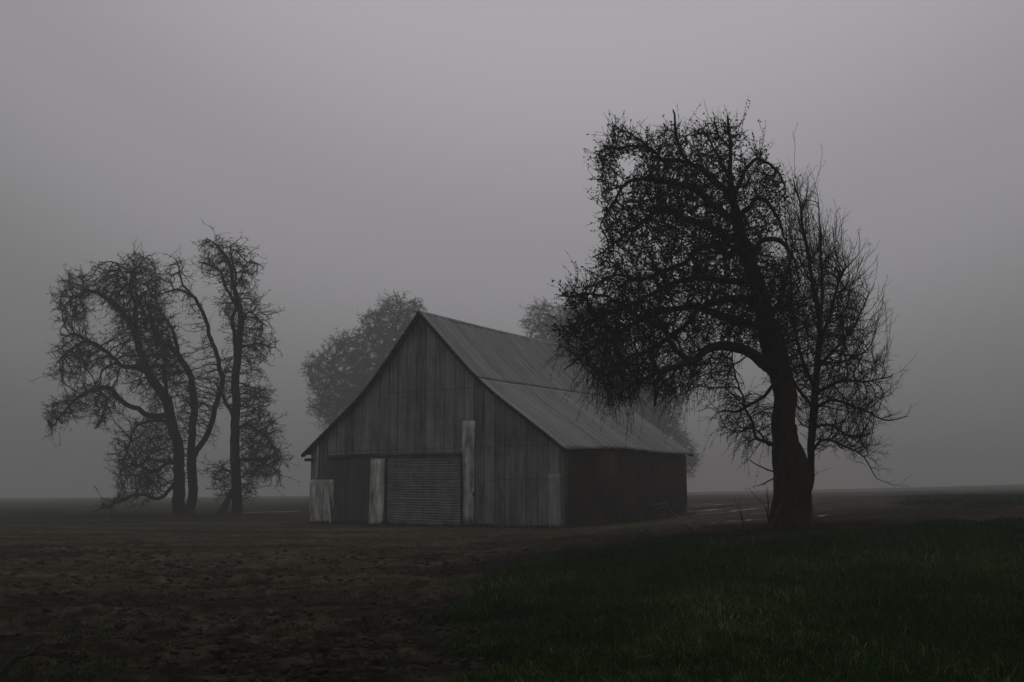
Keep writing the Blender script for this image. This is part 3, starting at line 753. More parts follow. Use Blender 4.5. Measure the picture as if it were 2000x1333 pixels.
    def radii(s, tip, expo=2.2):
        n = len(s.pos); acc = [0.]*n; par = s.par.tolist(); rf = s.rf.tolist(); r = [0.]*n; t_ = tip**expo
        for i in range(n-1, -1, -1):
            a = acc[i] if acc[i] > 0 else t_
            r[i] = a**(1/expo)
            if par[i] >= 0: acc[par[i]] += a
        r = np.array(r); s.r = np.where(s.rf > 0, np.maximum(s.rf, np.minimum(r, s.rf*1.15)), np.minimum(r, .09*27/27*s.Y/27)); 
        # growth never thicker than what carries it
        rr_ = s.r.tolist()
        for i in range(n):
            if par[i] >= 0 and rr_[i] > rr_[par[i]]*.98 and s.rf[i] == 0: rr_[i] = rr_[par[i]]*.95
        s.r = np.array(rr_)
        # the thicker of the children continues the branch
        best = np.full(n, -1)
        for i in np.argsort(s.r): 
            if par[i] >= 0: best[par[i]] = i
        s.best = best; return s
    def tubes(s, sel, ns, tipscale=.55):
        e = np.where(sel & (s.par >= 0))[0]; p = s.par[e]
        dv = s.pos[e]-s.pos[p]; dv /= np.linalg.norm(dv, axis=1)[:, None]+1e-9
        full = np.zeros_like(s.pos); mk = s.par >= 0; f = s.pos[mk]-s.pos[s.par[mk]]; full[mk] = f/(np.linalg.norm(f, axis=1)[:, None]+1e-9)
        nd = full.copy(); hb = s.best >= 0; nd[hb] += full[s.best[hb]]; nd /= np.linalg.norm(nd, axis=1)[:, None]+1e-9
        cont = s.best[p] == e
        d0 = np.where(cont[:, None], nd[p], dv); r0 = np.where(cont, s.r[p], np.minimum(s.r[e]*1.15, s.r[p])); r1 = s.r[e].copy(); d1 = nd[e]
        r1[s.best[e] < 0] *= tipscale
        ref = np.array([.36, .93, .07])
        def ring(c, d, r):
            x = np.cross(d, ref); x /= np.linalg.norm(x, axis=1)[:, None]+1e-9; y = np.cross(d, x)
            a = np.arange(ns)*2*np.pi/ns
            return c[:, None]+r[:, None, None]*(x[:, None]*np.cos(a)[None, :, None]+y[:, None]*np.sin(a)[None, :, None])
        A_ = ring(s.pos[p], d0, r0); B_ = ring(s.pos[e], d1, r1)
        V = np.concatenate([A_, B_], 1).reshape(-1, 3); k = (np.arange(len(e))*2*ns)[:, None]; a = np.arange(ns); b = (a+1) % ns
        Q = np.stack([k+a, k+b, k+ns+b, k+ns+a], -1).reshape(-1, 4)
        return V, Q
    def spurs(s, sel, k, l0, l1, r, flat=0., up=.2):
        c = np.where(sel & (s.par >= 0))[0]; c = np.repeat(c, k); c = c[s.rng.random(len(c)) < .8]; n = len(c)
        f = s.rng.random(n)[:, None]; base = s.pos[c]*(1-f)+s.pos[s.par[c]]*f
        ax = s.pos[c]-s.pos[s.par[c]]; ax /= np.linalg.norm(ax, axis=1)[:, None]+1e-9
        d = s.rng.normal(0, 1, (n, 3))+ax*.5+np.array([0, 0, up]); d /= np.linalg.norm(d, axis=1)[:, None]
        Ls = s.rng.uniform(l0, l1, n)*(.5+s.rng.random(n)); mid = base+d*(Ls*.5)[:, None]; d2 = d+s.rng.normal(0, .45, (n, 3)); d2 /= np.linalg.norm(d2, axis=1)[:, None]; tip = mid+d2*(Ls*.5)[:, None]
        x = np.cross(d, s.rng.normal(0, 1, (n, 3))); x /= np.linalg.norm(x, axis=1)[:, None]+1e-9; y = np.cross(d, x); V = []
        for cc, rr_ in ((base, r), (mid, r*.8)):
            for a in (0, 2.094, 4.189): V.append(cc+(x*math.cos(a)+y*math.sin(a))*rr_)
        V.append(tip); V = np.stack(V, 1).reshape(-1, 3); o = (np.arange(n)*7)[:, None]
        Q = (o+np.array([0, 1, 4, 3, 1, 2, 5, 4, 2, 0, 3, 5])).reshape(-1, 4); T = (o+np.array([3, 4, 6, 4, 5, 6, 5, 3, 6])).reshape(-1, 3)
        return V, Q, T
    def tufts(s, sel, k, sz):
        """small ragged lichen and bud tufts: little crossed faces"""
        c = np.where(sel & (s.par >= 0))[0]; c = np.repeat(c, k); n = len(c)
        base = s.pos[c]+s.rng.normal(0, .5, (n, 3))*s.D
        # stay on the twig itself
        f = s.rng.random(n)[:, None]; base = s.pos[c]*(1-f)+s.pos[s.par[c]]*f
        a = s.rng.normal(0, 1, (n, 3)); a /= np.linalg.norm(a, axis=1)[:, None]; b = s.rng.normal(0, 1, (n, 3)); b -= a*(a*b).sum(1)[:, None]; b /= np.linalg.norm(b, axis=1)[:, None]
        z = (sz*(.5+s.rng.random(n)))[:, None]
        V = np.stack([base-a*z*.2, base+a*z*.6-b*z*.35, base+a*z*1.2, base+a*z*.5+b*z*.35], 1).reshape(-1, 3)
        k4 = (np.arange(n)*4)[:, None]; return V, (k4+np.arange(4)).reshape(-1, 4)
def gather(parts):
    V = []; Q = []; T = []; o = 0
    for p in parts:
        V.append(p[0]); Q.append(p[1]+o)
        if len(p) > 2: T.append(p[2]+o)
        o += len(p[0])
    return np.concatenate(V), [np.concatenate(Q)]+([np.concatenate(T)] if T else [])
def finish(tr, name, label, group, mats, thr, spur, tuft=None, extra=None, tip=.006, high=None):
    TOP[0] = max(TOP[0], float(tr.pos[:, 2].max()))
    tr.radii(tip); base = tr.pos[0].copy(); base[2] = ground_at(base[0], base[1])
    root = empty(name, base); tag(root, label, 'tree', group)
    th_ = tr.r > thr
    V, F_ = gather([tr.tubes(th_, 9)]); mesh_np('trunk', V, F_, mats[0], root, True)
    parts = [tr.tubes(~th_, 4)]
    fine = tr.r < thr*.6
    if spur: parts.append(tr.spurs(fine, *spur))
    if tuft: parts.append(tr.tufts(tr.r < thr*.5, *tuft))
    if high: parts.append(tr.tufts((tr.r < thr*.35) & (tr.pos[:, 2] > high) & (tr.rng.random(len(tr.pos)) < .55), 1, .060))
    V, F_ = gather(parts); mesh_np('crown', V, F_, mats[1], root)
    print(name, len(tr.pos), len(V))
    return root

m_bark = bark_mat('bark', (.006, .005, .004), (.055, .042, .032), 7, (.16, .12, .095))
m_twig = bark_mat('mossy_twigs', (.010, .0095, .007), (.034, .033, .024), 4)
m_thin = bark_mat('bare_twigs', (.012, .010, .008), (.036, .030, .025), 4)
m_oakb = bark_mat('oak_bark', (.016, .015, .012), (.055, .050, .042), 3)
m_oakt = bark_mat('oak_twigs', (.018, .018, .013), (.055, .055, .042), 3)

m_farb = bark_mat('hazed_bark', (.06, .06, .055), (.12, .12, .11), 3)  # bark and twigs of the far oaks painted pale to stand in for haze
m_fart = bark_mat('hazed_twigs', (.07, .07, .065), (.13, .13, .12), 3)
TOP = [0.]
# --- the gnarled leaning tree on the right
YT = 27.0
t1 = Tree(YT, .10, 11)
main = [(1543, 1032, 30), (1541, 985, 30), (1541, 930, 29), (1533, 870, 24), (1531, 820, 21), (1534, 780, 21), (1524, 735, 22), (1510, 690, 20), (1500, 650, 19), (1490, 600, 17), (1476, 545, 15), (1457, 495, 14), (1442, 445, 12), (1431, 385, 9), (1427, 330, 6), (1426, 275, 4), (1421, 226, 2.5)]
t1.limb(main, 0, gnarl=.1)
L_ = t1.limb
L_([(1515, 735, 16), (1494, 719, 15), (1458, 686, 13), (1417, 673, 12), (1379, 677, 10), (1353, 696, 9), (1328, 709, 8), (1295, 724, 6), (1279, 750, 5), (1277, 790, 3)], -2.2)
L_([(1328, 709, 7), (1315, 673, 6), (1297, 642, 6), (1269, 622, 5), (1223, 599, 4), (1193, 581, 3.5), (1149, 575, 3), (1092, 573, 1.5)], -.6)
L_([(1500, 650, 11), (1443, 625, 9), (1379, 604, 8), (1335, 598, 7), (1302, 599, 6), (1277, 612, 6), (1238, 626, 5), (1203, 650, 4), (1149, 686, 3), (1098, 722, 1.5)], -1.5)
L_([(1492, 610, 9), (1440, 582, 8), (1400, 590, 7), (1350, 620, 6), (1300, 665, 5), (1240, 700, 4), (1180, 735, 3)], 2.0)
L_([(1478, 550, 9), (1430, 548, 8), (1380, 540, 7), (1330, 552, 6), (1270, 570, 4), (1210, 600, 3), (1120, 640, 1.5)], 1.8)
L_([(1447, 470, 9), (1427, 494, 8), (1397, 477, 7), (1358, 488, 6), (1328, 515, 5), (1274, 534, 4), (1200, 545, 2), (1140, 560, 1.5)], -1.8)
L_([(1440, 440, 10), (1420, 427, 9), (1385, 404, 8), (1343, 370, 7), (1297, 351, 5.5), (1251, 351, 4.5), (1205, 381, 3), (1172, 430, 2)], -1.0)
L_([(1433, 400, 8), (1389, 352, 7), (1351, 316, 5), (1320, 278, 4), (1312, 240, 3), (1310, 214, 2)], .8)
L_([(1351, 316, 5), (1297, 314, 4), (1251, 274, 3), (1201, 246, 2)], 1.2)
L_([(1297, 314, 3), (1232, 286, 3), (1163, 298, 2)], -.8)
L_([(1450, 475, 9), (1400, 450, 8), (1343, 427, 7), (1297, 405, 6), (1259, 432, 5), (1213, 478, 3), (1160, 508, 2)], 1.8)
L_([(1431, 385, 6), (1458, 335, 5), (1492, 309, 4), (1515, 331, 3), (1534, 368, 2)], -.5)
L_([(1428, 340, 5), (1392, 300, 3.5), (1375, 268, 2), (1360, 262, 1.5)], 1.0)
L_([(1426, 290, 3), (1400, 250, 2.5), (1396, 228, 1.5)], -.4)
L_([(1442, 445, 8), (1481, 389, 6), (1515, 422, 4), (1535, 470, 2)], 1.2)
L_([(1461, 505, 8), (1488, 477, 7), (1519, 477, 6), (1550, 505, 4), (1562, 560, 2)], -.8)
L_([(1500, 650, 9), (1520, 600, 7), (1535, 545, 5), (1545, 500, 3)], 1.5)
L_([(1524, 735, 6), (1490, 770, 4), (1470, 790, 4), (1440, 800, 3), (1402, 806, 1.5)], -1.2)
L_([(1515, 870, 4), (1487, 858, 3.5), (1468, 815, 3), (1445, 760, 2), (1430, 710, 1.5)], 1.0)
L_([(1513, 885, 3), (1495, 872, 2), (1470, 845, 2), (1440, 850, 1.2), (1420, 845, 1)], -.6)
L_([(1513, 918, 2.2), (1500, 940, 1.6), (1480, 950, 1)], -.4, gnarl=.1)
L_([(1512, 915, 2.2), (1480, 908, 1.4), (1462, 898, 1)], -.5, gnarl=.1)
crown = [(1161, 300), (1185, 280), (1200, 240), (1250, 262), (1295, 275), (1302, 245), (1322, 242), (1338, 280), (1375, 285), (1400, 290), (1398, 250), (1420, 240), (1438, 250), (1448, 280), (1490, 290), (1520, 325), (1535, 375), (1525, 420), (1540, 500), (1560, 580), (1565, 680), (1560, 760),
         (1520, 720), (1470, 700), (1440, 735), (1420, 780), (1395, 745), (1360, 760), (1335, 808), (1300, 790), (1265, 822), (1215, 822), (1165, 792), (1125, 765), (1098, 725), (1088, 680), (1095, 630), (1080, 590), (1092, 568), (1140, 545), (1170, 500), (1160, 470), (1178, 440), (1170, 380)]
A1 = t1.attract(crown, 30000, 2.7, .44, .38)
A2 = t1.attract([(1400, 800), (1440, 770), (1500, 760), (1520, 800), (1510, 870), (1470, 880), (1440, 860)], 450, 1.2)
TOPS = [([(1293, 250), (1327, 244), (1342, 300), (1282, 300)], 500), ([(1390, 248), (1440, 240), (1452, 300), (1398, 300)], 500), ([(1205, 265), (1262, 280), (1300, 300), (1200, 305), (1158, 302)], 700), ([(1478, 290), (1535, 340), (1538, 430), (1480, 400)], 500), ([(1350, 255), (1390, 250), (1395, 320), (1350, 320)], 300)]
A1 = np.concatenate([A1]+[t1.attract(p, n_, .8, .45, .2) for p, n_ in TOPS])
t1.colonize(np.concatenate([A1, A2]), 1.0, .19, (0, 0, -.03), .75, .22, 160, 60000)
t1.sub(2, 5, .25, .70, lambda p: np.c_[-.12+0*p[:, 0], 0*p[:, 0], np.interp(p[:, 2], [4, 6, 8.5], [-.55, -.05, .45])], .50, .13)
t1.shoots(500, .25, .7, (0, 0, 0), lambda p: p[:, 2] > 5.5, (-.1, 0, .45))
t1.shoots(500, .2, .6, (0, 0, -.3), lambda p: p[:, 2] <= 5.5, (-.25, 0, -.1))
t1.shoots(420, .5, 1.1, (-.05, 0, -.7), lambda p: (p[:, 2] < 6.4) & (p[:, 0] < 6.8), (0, 0, -.5))
t1.shoots(150, .35, .9, (0, 0, .5), lambda p: (p[:, 2] > 6.0), (0, 0, 1.0))
r1_ = finish(t1, 'gnarled_tree', 'large dark gnarled tree with thick twisted trunk and crown leaning over the barn roof', None, (m_bark, m_twig), .045, (1, .04, .10, .004), (1, .030), tip=.0042, high=5.8)

def gnarly(pts, ns, step, mat, parent, name, twist, amp, seed, flare=0, bare=True):
    c = crom([(*P(x, y, YT+dy), r/(F/YT)) for x, y, r, dy in pts], step); n = len(c); th_ = np.linspace(0, 2*np.pi, ns, endpoint=False)
    s_ = np.arange(n)*step; TT, SS = np.meshgrid(th_, s_)
    tw = TT+SS*twist
    lobes = .55*np.sin(3*tw+1.3)+.45*np.sin(5*tw+seed)+.3*np.sin(8*tw+.5*SS)
    nz = fbm(np.cos(tw)*2.2+9+seed, np.sin(tw)*2.2+SS*.5, 7, 4)-.5+(fbm(np.cos(tw)*7+9, np.sin(tw)*7+SS*1.1, 17, 3)-.5)*.7
    d = amp*(lobes*.5+nz*1.6)
    fl = flare*np.exp(-SS/.28)*(1+.7*np.sin(4*TT+1)+.3*np.sin(7*TT))
    r = c[:, 3][:, None]*(1+d+fl)
    X = c[:, 0][:, None]+r*np.cos(TT); Yc = c[:, 1][:, None]+r*np.sin(TT); Z = c[:, 2][:, None]+0*TT
    V = np.stack([X, Yc, Z], -1).reshape(-1, 3)
    i, j = np.meshgrid(np.arange(n-1), np.arange(ns), indexing='ij'); a = (i*ns+j).ravel(); b = (i*ns+(j+1) % ns).ravel()
    bw = (sstep(.62, .92, .5+.5*np.sin(2*tw+2.4))*sstep(.45, .62, fbm(tw*3, SS*1.4, 33, 3))*sstep(2.2, 1.0, SS)*(.9 if bare else 0)).ravel()
    cap = [np.arange(ns)[None]+(n-1)*ns]
    return mesh_np(name, V, [np.c_[a, b, b+ns, a+ns]]+cap, mat, parent, True, attrs={'bare': bw})
gnarly([(1544, 1040, 34, 0), (1542, 1000, 31, 0), (1541, 930, 30, 0), (1534, 870, 25, 0), (1531, 825, 22, 0), (1535, 780, 21, 0), (1524, 735, 22, 0), (1510, 690, 20, 0), (1500, 650, 19, 0), (1490, 600, 17, 0), (1476, 545, 15, 0), (1457, 495, 14, 0), (1442, 445, 12, 0)], 72, .035, m_bark, r1_, 'lower_trunk', -.9, .13, 2, .55)
gnarly([(1562, 1042, 24, -.18), (1564, 985, 20, -.18), (1564, 935, 19, -.16), (1559, 895, 16, -.14), (1551, 868, 12, -.08), (1543, 852, 5, 0)], 48, .035, m_bark, r1_, 'trunk_lobe', -.8, .13, 4, .35)
for (x, y, r, dy) in [(1514, 838, 7, -.1), (1549, 838, 8, -.15), (1521, 742, 7, -.2), (1530, 800, 8, -.25), (1516, 884, 8, -.1)]:
    p = P(x, y, YT+dy); k = 24; u = np.linspace(0, 2*np.pi, k, endpoint=False); v = np.linspace(.02, np.pi-.02, 14); U, Vv = np.meshgrid(u, v)
    rad = r/(F/YT)*(1+.5*(fbm(U*2+x, Vv*3, 3)-.5)); VV = np.stack([p[0]+rad*np.sin(Vv)*np.cos(U), p[1]+rad*np.sin(Vv)*np.sin(U), p[2]+1.3*rad*np.cos(Vv)], -1).reshape(-1, 3)
    i, j = np.meshgrid(np.arange(13), np.arange(k), indexing='ij'); a = (i*k+j).ravel(); b = (i*k+(j+1) % k).ravel()
    mesh_np('burl', VV, [np.c_[a, b, b+k, a+k]], m_bark, r1_, True)

# --- bare straight-stemmed tree just behind it
t2 = Tree(28.3, .12, 23)
t2.limb([(1581, 1020, 8), (1582, 930, 7), (1585, 860, 7.5), (1589, 790, 8), (1594, 720, 6.5), (1598, 640, 5.5), (1592, 560, 4.5), (1577, 480, 3.5), (1562, 410, 2.5), (1553, 352, 1.2)], .3, gnarl=.12)
t2.limb([(1583, 885, 3), (1605, 862, 3), (1640, 868, 2.4), (1680, 885, 1.8), (1712, 935, 1)], -1, gnarl=.1)
t2.limb([(1587, 800, 4), (1630, 782, 3.5), (1680, 800, 2.6), (1730, 822, 1.8), (1772, 815, 1)], 1, gnarl=.1)
t2.limb([(1589, 770, 4), (1640, 745, 3), (1690, 745, 2), (1742, 735, 1)], -1.2, gnarl=.1)
t2.limb([(1593, 720, 4), (1635, 680, 3), (1670, 630, 2), (1705, 560, 1)], .8, gnarl=.1)
t2.limb([(1596, 680, 4), (1620, 610, 3), (1640, 540, 2), (1672, 500, 1)], -.8, gnarl=.1)
t2.limb([(1598, 640, 4), (1606, 560, 3), (1604, 480, 2), (1600, 385, 1)], .6, gnarl=.1)
t2.limb([(1590, 760, 4), (1560, 680, 3.5), (1548, 600, 3), (1540, 520, 2), (1533, 420, 1)], 1.2, gnarl=.1)
t2.limb([(1588, 800, 4), (1550, 745, 3), (1535, 680, 3), (1520, 600, 2)], -.6, gnarl=.1)
t2.limb([(1592, 700, 3), (1640, 710, 2.5), (1690, 690, 2), (1712, 640, 1)], 1.4, gnarl=.1)
t2.limb([(1586, 840, 3), (1620, 830, 2.4), (1660, 850, 2), (1695, 855, 1)], 1.4, gnarl=.1)
A = t2.attract([(1548, 380), (1565, 345), (1602, 400), (1615, 470), (1645, 500), (1680, 560), (1690, 630), (1720, 690), (1735, 760), (1750, 800), (1745, 835), (1700, 850), (1715, 900), (1680, 905), (1640, 880), (1600, 905), (1585, 900), (1560, 830), (1530, 790), (1510, 700), (1515, 600), (1530, 480)], 14000, 2.3, .34, .34)
t2.colonize(A, 1.2, .20, (.05, 0, .10), .95, .08, 120, 30000)
t2.shoots(1000, .4, .85, (-.1, 0, .5), lambda p: (p[:, 0] > 8.0), (.3, 0, .35))
t2.shoots(350, .6, 1.4, (.0, 0, .5), lambda p: (p[:, 2] > 5.5), (.05, 0, .9))
t2.shoots(200, .4, .9, (-.1, 0, .2), lambda p: (p[:, 0] <= 8.0), (-.4, 0, .1))
t2.sub(1, 3, .15, .5, (.08, 0, .22), .42, .22)
finish(t2, 'bare_tree', 'leafless slender tree with upswept whippy twigs rising right behind the gnarled trunk', None, (m_thin, m_thin), .035, (1, .05, .14, .0035), None, tip=.0038)

# --- the three oaks on the left
OAK = 73.0
def finish_oak(t, label, n=2): return finish(t, 'oak_tree', label, 'misty oaks left of the barn', (m_oakb, m_oakt), .10, (n, .16, .42, .012), None, tip=.013)
A_ = Tree(OAK, .26, 31); l_ = A_.limb
l_([(352, 1010, 13), (350, 970, 12), (346, 888, 10.5), (339, 842, 10), (330, 791, 10), (321, 769, 9), (289, 714, 8), (266, 659, 7), (243, 613, 6), (211, 576, 4.5), (184, 563, 3.5), (152, 576, 2.5), (122, 588, 1.5)], -2)
l_([(321, 769, 7), (290, 738, 6), (266, 723, 5.5), (234, 709, 4.5), (197, 682, 4), (161, 673, 3), (115, 702, 1.5)], 2.5)
l_([(197, 682, 3), (180, 662, 2.5), (150, 650, 2), (118, 655, 1.5)], 1)
l_([(334, 812, 6), (306, 808, 6), (280, 801, 5.5), (243, 782, 5), (216, 759, 4.5), (188, 755, 4), (142, 782, 3), (104, 828, 1.5)], -2.5)
l_([(216, 759, 3), (205, 785, 3), (196, 815, 2), (182, 838, 1.2)], -.5)
l_([(268, 665, 5), (261, 590, 4), (250, 558, 3.5), (266, 526, 3), (292, 500, 1.5)], 2)
l_([(250, 558, 3), (225, 520, 2), (212, 512, 1.5)], 1)
l_([(328, 780, 5), (326, 740, 4), (325, 686, 4), (298, 640, 3.5), (280, 586, 3), (268, 549, 2)], -1.5)
l_([(344, 895, 5), (320, 905, 4), (298, 915, 4), (270, 905, 3), (245, 915, 2)], 1.5)
l_([(347, 930, 4.5), (330, 955, 4), (316, 965, 4), (257, 972, 3), (200, 994, 1.5)], -1.5)
l_([(338, 838, 4.5), (310, 818, 3.5), (280, 830, 3), (257, 856, 2.5), (243, 897, 1.5)], .5)
A = np.concatenate([A_.attract([(108, 585), (120, 545), (150, 530), (200, 535), (215, 505), (260, 498), (300, 500), (312, 530), (330, 610), (350, 680), (372, 720), (350, 760), (300, 740), (255, 745), (240, 690), (225, 640), (190, 590), (170, 640), (130, 640), (112, 610)], 7500, 4, .48, .33),
    A_.attract([(230, 600), (330, 600), (350, 760), (335, 830), (290, 800), (245, 740), (225, 650)], 2600, 3.5, .30, .34),
    A_.attract([(105, 690), (125, 650), (170, 640), (220, 690), (250, 715), (230, 740), (180, 720), (160, 745), (105, 740)], 2200, 3, .48, .33),
    A_.attract([(85, 810), (120, 775), (170, 745), (230, 745), (240, 790), (215, 830), (190, 845), (170, 800), (120, 830), (95, 845)], 2200, 2.6, .48, .33),
    A_.attract([(225, 870), (250, 820), (300, 810), (335, 830), (345, 900), (340, 950), (290, 985), (240, 985), (200, 1000), (205, 985), (235, 960), (225, 910)], 6000, 3, .48, .33)])
A_.colonize(A, 2.8, .46, (0, 0, .0), .7, .34, 120, 30000); A_.sub(1, 4, .6, 1.6, (-.05, 0, .03), .5, .28); A_.sub(1, 2, .2, .5, (0, 0, 0), .3, .5)
finish_oak(A_, 'leftmost misty oak with long limbs reaching far out to the left')
B_ = Tree(OAK+.8, .26, 37); l_ = B_.limb
l_([(374, 1010, 11), (374, 960, 10), (376, 892, 9.5), (375, 842, 8.5), (376, 796, 8.5), (371, 750, 7.5), (357, 714, 7), (335, 677, 6), (307, 655, 5), (293, 618, 4), (277, 567, 2)], 2)
l_([(378, 900, 6.5), (384, 888, 6.5), (408, 842, 6), (426, 787, 5.5), (433, 746, 5), (426, 714, 5), (412, 668, 4.5), (389, 608, 4), (371, 576, 3.5), (344, 563, 2.5), (315, 570, 1.5)], -1)
l_([(376, 582, 3), (366, 555, 2.6), (357, 531, 2.2), (346, 506, 1.4)], 1)
l_([(345, 563, 2), (330, 545, 1.5), (300, 548, 1.2)], -1)
l_([(340, 685, 4.5), (330, 636, 3.5), (316, 610, 2)], -2)
l_([(376, 800, 4), (400, 790, 3), (415, 806, 2)], 1.2)
A = np.concatenate([B_.attract([(285, 560), (320, 600), (350, 640), (365, 700), (395, 720), (400, 790), (370, 870), (340, 840), (335, 760), (300, 680)], 3000, 3, .48, .33),
    B_.attract([(300, 555), (335, 498), (362, 502), (385, 560), (400, 620), (425, 680), (400, 740), (385, 660), (360, 600), (330, 590)], 700, 1.8, .48, .33),
    B_.attract([(385, 740), (430, 690), (445, 760), (420, 870), (390, 850)], 400, 1.5, .48, .33),
    B_.attract([(358, 960), (360, 850), (345, 830), (330, 880)], 300, 1, .48, .33)])
B_.colonize(A, 2.8, .50, (0, 0, .0), .7, .40, 120, 16000); B_.sub(1, 4, .5, 1.4, (0, 0, -.05), .5, .30); B_.sub(1, 2, .2, .5, (0, 0, 0), .25, .5)
finish_oak(B_, 'middle misty oak with forked trunk leaning to both sides', 1)
C_ = Tree(OAK-.8, .26, 41); l_ = C_.limb
l_([(464, 1010, 11), (463, 960, 10), (462, 888, 9.5), (462, 796, 8.5), (463, 723, 8), (472, 659, 7), (465, 604, 5.5), (458, 558, 4.5), (449, 517, 3.5), (426, 485, 2.5), (405, 468, 1.3)], 0, gnarl=.12)
l_([(459, 710, 4.5), (455, 636, 4), (456, 590, 3.5), (440, 544, 3), (417, 526, 2.4), (385, 517, 1.3)], 1)
l_([(462, 570, 3), (459, 512, 2.5), (453, 474, 1.3)], -1)
l_([(460, 820, 5.5), (446, 795, 4.5), (435, 769, 4), (425, 750, 3)], -1.5)
l_([(470, 675, 3), (504, 668, 2.2), (531, 677, 1.2)], 1)
l_([(472, 640, 3), (495, 606, 2.2), (518, 632, 1.2)], -1)
l_([(460, 560, 3), (480, 515, 2.2), (505, 522, 1.2)], 1)
l_([(464, 840, 4), (495, 830, 3), (530, 860, 2), (550, 900, 1.2)], -1)
l_([(463, 900, 4), (500, 900, 3), (530, 920, 2), (545, 932, 1.2)], 1)
l_([(462, 925, 3.5), (435, 915, 2.5), (415, 930, 1.5)], 0)
A = np.concatenate([C_.attract([(393, 475), (410, 458), (450, 472), (490, 500), (508, 515), (495, 560), (520, 620), (515, 640), (535, 670), (520, 690), (510, 740), (480, 740), (430, 600), (420, 545), (385, 525), (400, 500)], 2200, 2.4, .48, .33),
    C_.attract([(470, 750), (510, 745), (530, 770), (515, 800), (540, 825), (560, 870), (545, 935), (500, 940), (478, 985), (466, 940)], 8000, 2.6, .48, .33),
    C_.attract([(408, 905), (440, 900), (458, 930), (456, 975), (430, 965), (410, 940)], 1500, 1.5, .48, .33),
    C_.attract([(430, 690), (455, 700), (455, 800), (420, 800)], 400, 1.6, .48, .33)])
C_.colonize(A, 2.8, .42, (0, 0, -.03), .6, .38, 120, 26000); C_.sub(1, 4, .5, 1.5, (.1, 0, -.18), .55, .28); C_.sub(1, 2, .2, .5, (0, 0, 0), .3, .5)
finish_oak(C_, 'tall narrow misty oak with dense ivy like clump low on its right side', 2)
# broken leaning log against the third oak
lg = Tree(OAK-1.2, .3, 5); lg.limb([(427, 1008, 7), (438, 990, 7), (450, 970, 6.5), (458, 955, 5)], .4, gnarl=.1); lg.radii(.05)
V, F_ = gather([lg.tubes(np.ones(len(lg.pos), bool), 10, .9)]); tag(mesh_np('leaning_log', V, F_, m_oakb, smooth=True, origin=[float(c) for c in lg.pos[0]]), 'short thick dead log leaning against the tall misty oak', 'log')

# --- oaks far behind the barn
def far_oak(Y, trunk, limbs, polys, n, seed, label, maxn=9000):
    k = Y/105
    t = Tree(Y, .40*k, seed); t.limb(trunk, 0); limbs = [[(x_, y_, r_*.6) for x_, y_, r_ in q] for q in limbs]
    for q in limbs: t.limb(q, float(t.rng.uniform(-3, 3))*k)
    A = np.concatenate([t.attract(p, int(n*f*2.6), T*k, .62, .20) for p, f, T in polys])
    t.colonize(A, 4.5*k, .58*k, (0, 0, .02), .75, .28, 140, 30000); t.sub(2, 3, .5*k, 1.3*k, (0, 0, .05), .62, .28); t.sub(1, 2, .4*k, .7*k, (0, 0, .05), .3, .4)
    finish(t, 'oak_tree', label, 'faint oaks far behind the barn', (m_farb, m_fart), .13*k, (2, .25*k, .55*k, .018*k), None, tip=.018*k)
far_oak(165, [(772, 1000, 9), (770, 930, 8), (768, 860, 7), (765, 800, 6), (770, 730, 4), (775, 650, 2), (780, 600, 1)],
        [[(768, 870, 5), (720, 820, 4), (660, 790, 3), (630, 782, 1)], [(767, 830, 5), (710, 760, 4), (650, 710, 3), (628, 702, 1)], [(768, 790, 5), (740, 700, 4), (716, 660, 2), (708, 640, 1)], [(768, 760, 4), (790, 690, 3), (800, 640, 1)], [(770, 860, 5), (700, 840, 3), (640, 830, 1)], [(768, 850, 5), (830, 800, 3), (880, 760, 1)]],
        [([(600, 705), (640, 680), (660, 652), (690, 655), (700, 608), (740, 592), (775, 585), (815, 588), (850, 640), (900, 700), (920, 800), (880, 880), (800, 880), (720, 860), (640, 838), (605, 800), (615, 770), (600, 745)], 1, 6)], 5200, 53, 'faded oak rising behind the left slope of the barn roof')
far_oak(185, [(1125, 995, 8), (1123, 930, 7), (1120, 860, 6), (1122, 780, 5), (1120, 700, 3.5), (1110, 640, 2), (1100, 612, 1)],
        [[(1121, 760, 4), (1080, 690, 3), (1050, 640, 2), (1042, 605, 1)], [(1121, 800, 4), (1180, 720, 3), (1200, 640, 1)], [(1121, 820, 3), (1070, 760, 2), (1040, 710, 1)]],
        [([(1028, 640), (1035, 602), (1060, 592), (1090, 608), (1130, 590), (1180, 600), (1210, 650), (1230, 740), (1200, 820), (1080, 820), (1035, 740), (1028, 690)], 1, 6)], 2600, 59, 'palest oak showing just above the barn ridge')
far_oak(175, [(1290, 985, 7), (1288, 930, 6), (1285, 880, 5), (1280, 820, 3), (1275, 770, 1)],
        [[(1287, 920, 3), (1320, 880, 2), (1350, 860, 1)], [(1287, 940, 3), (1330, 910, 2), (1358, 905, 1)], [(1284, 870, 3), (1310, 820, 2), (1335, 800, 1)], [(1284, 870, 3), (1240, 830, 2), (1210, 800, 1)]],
        [([(1220, 760), (1260, 730), (1310, 760), (1335, 790), (1325, 830), (1345, 860), (1362, 890), (1355, 925), (1320, 930), (1230, 900), (1200, 820)], 1, 4.5)], 1900, 61, 'faint oak peeking out past the right end of the barn roof')

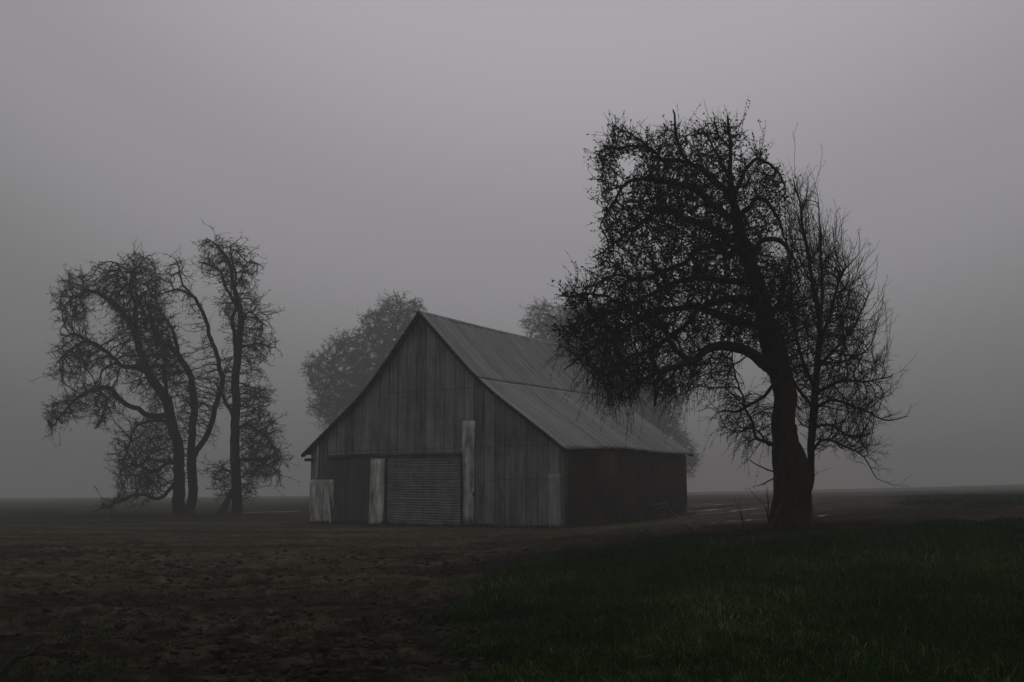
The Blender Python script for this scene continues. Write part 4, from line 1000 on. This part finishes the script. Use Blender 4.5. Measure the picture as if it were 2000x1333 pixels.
# --- bare sprouts around the gnarled trunk
def sprout(px, py, hs, name, label, Y, r=1.3):
    t = Tree(Y, .07, int(px)); first = True
    for (x, y) in hs:
        t.limb([(px, py, r), ((px*.6+x*.4), (py*.55+y*.45), r*.7), (x, y, r*.35)], 0 if first else float(t.rng.uniform(-.4, .4)), gnarl=.15); first = False
    t.radii(.003); base = t.pos[0].copy(); base[2] = ground_at(base[0], base[1])-.02; t.pos[0] = base
    V, F_ = gather([t.tubes(np.ones(len(t.pos), bool), 4), t.spurs(t.r < .02, 1, .04, .12, .0025)])
    o = mesh_np(name, V, F_, m_thin, origin=[float(c) for c in base]); tag(o, label, 'sprouts', 'bare sprouts at the foot of the gnarled tree')
sprout(1500, 1000, [(1466, 958), (1497, 950), (1502, 946)], 'twig_sprout', 'forked bare sprout springing from the left side of the gnarled trunk', 27.2, 1.1)
sprout(1452, 1024, [(1433, 970), (1448, 978), (1462, 995), (1440, 1000)], 'twig_sprout', 'clump of thin bare sprouts on the mud left of the gnarled trunk', 27.5, .8)

# fallen branch in the near left mud
x, y = G(-60, 1385); x2, y2 = G(112, 1264)
fb = Tree(10, .08, 3); ff = np.linspace(0, 1, 22)
for i, f in enumerate(ff):
    xx, yy = x+(x2-x)*f+.02*math.sin(f*5), y+(y2-y)*f; fb.add([[xx, yy, ground_at(xx, yy)+.03+.04*math.sin(f*5)]], [i-1], [.034-.020*f])
fb.rf[:] = 0; fb.sub(1, 4, .15, .5, (0, 0, .1), .4); fb.rf[:22] = (.030-.020*ff); fb.radii(.005)
V, F_ = gather([fb.tubes(np.ones(len(fb.pos), bool), 8)])
tag(mesh_np('fallen_branch', V, F_, plain('wet_bark', (.003, .0025, .002), 1.0), smooth=True, origin=[float(c) for c in fb.pos[0]]), 'dark wet fallen branch lying in the nearest mud', 'branch')

# ------------------------------------------------------------------ haze
zmin = float(gz.min()); topz = TOP[0]+3
hm = bpy.data.materials.new('haze'); hm.use_nodes = True; hn = hm.node_tree; hn.nodes.clear()
ho = hn.nodes.new('ShaderNodeOutputMaterial'); pv = hn.nodes.new('ShaderNodeVolumePrincipled')
pv.inputs['Color'].default_value = (.74, .732, .735, 1); pv.inputs['Density'].default_value = HAZE; pv.inputs['Anisotropy'].default_value = 0.0
hn.links.new(pv.outputs[0], ho.inputs['Volume'])
mb = MB(); h = 1430; z0, z1 = zmin-1, topz
mb.hexa(np.array([(-h, -h, z0), (h, -h, z0), (h, h, z0), (-h, h, z0), (-h, -h, z1), (h, -h, z1), (h, h, z1), (-h, h, z1)], float))
tag(mb.build('haze', hm), 'grey morning fog filling the air over the whole field', 'fog', kind='stuff')
for o in bpy.data.objects:
    if '_o' in o: del o['_o']
print('top', topz, 'zmin', zmin)
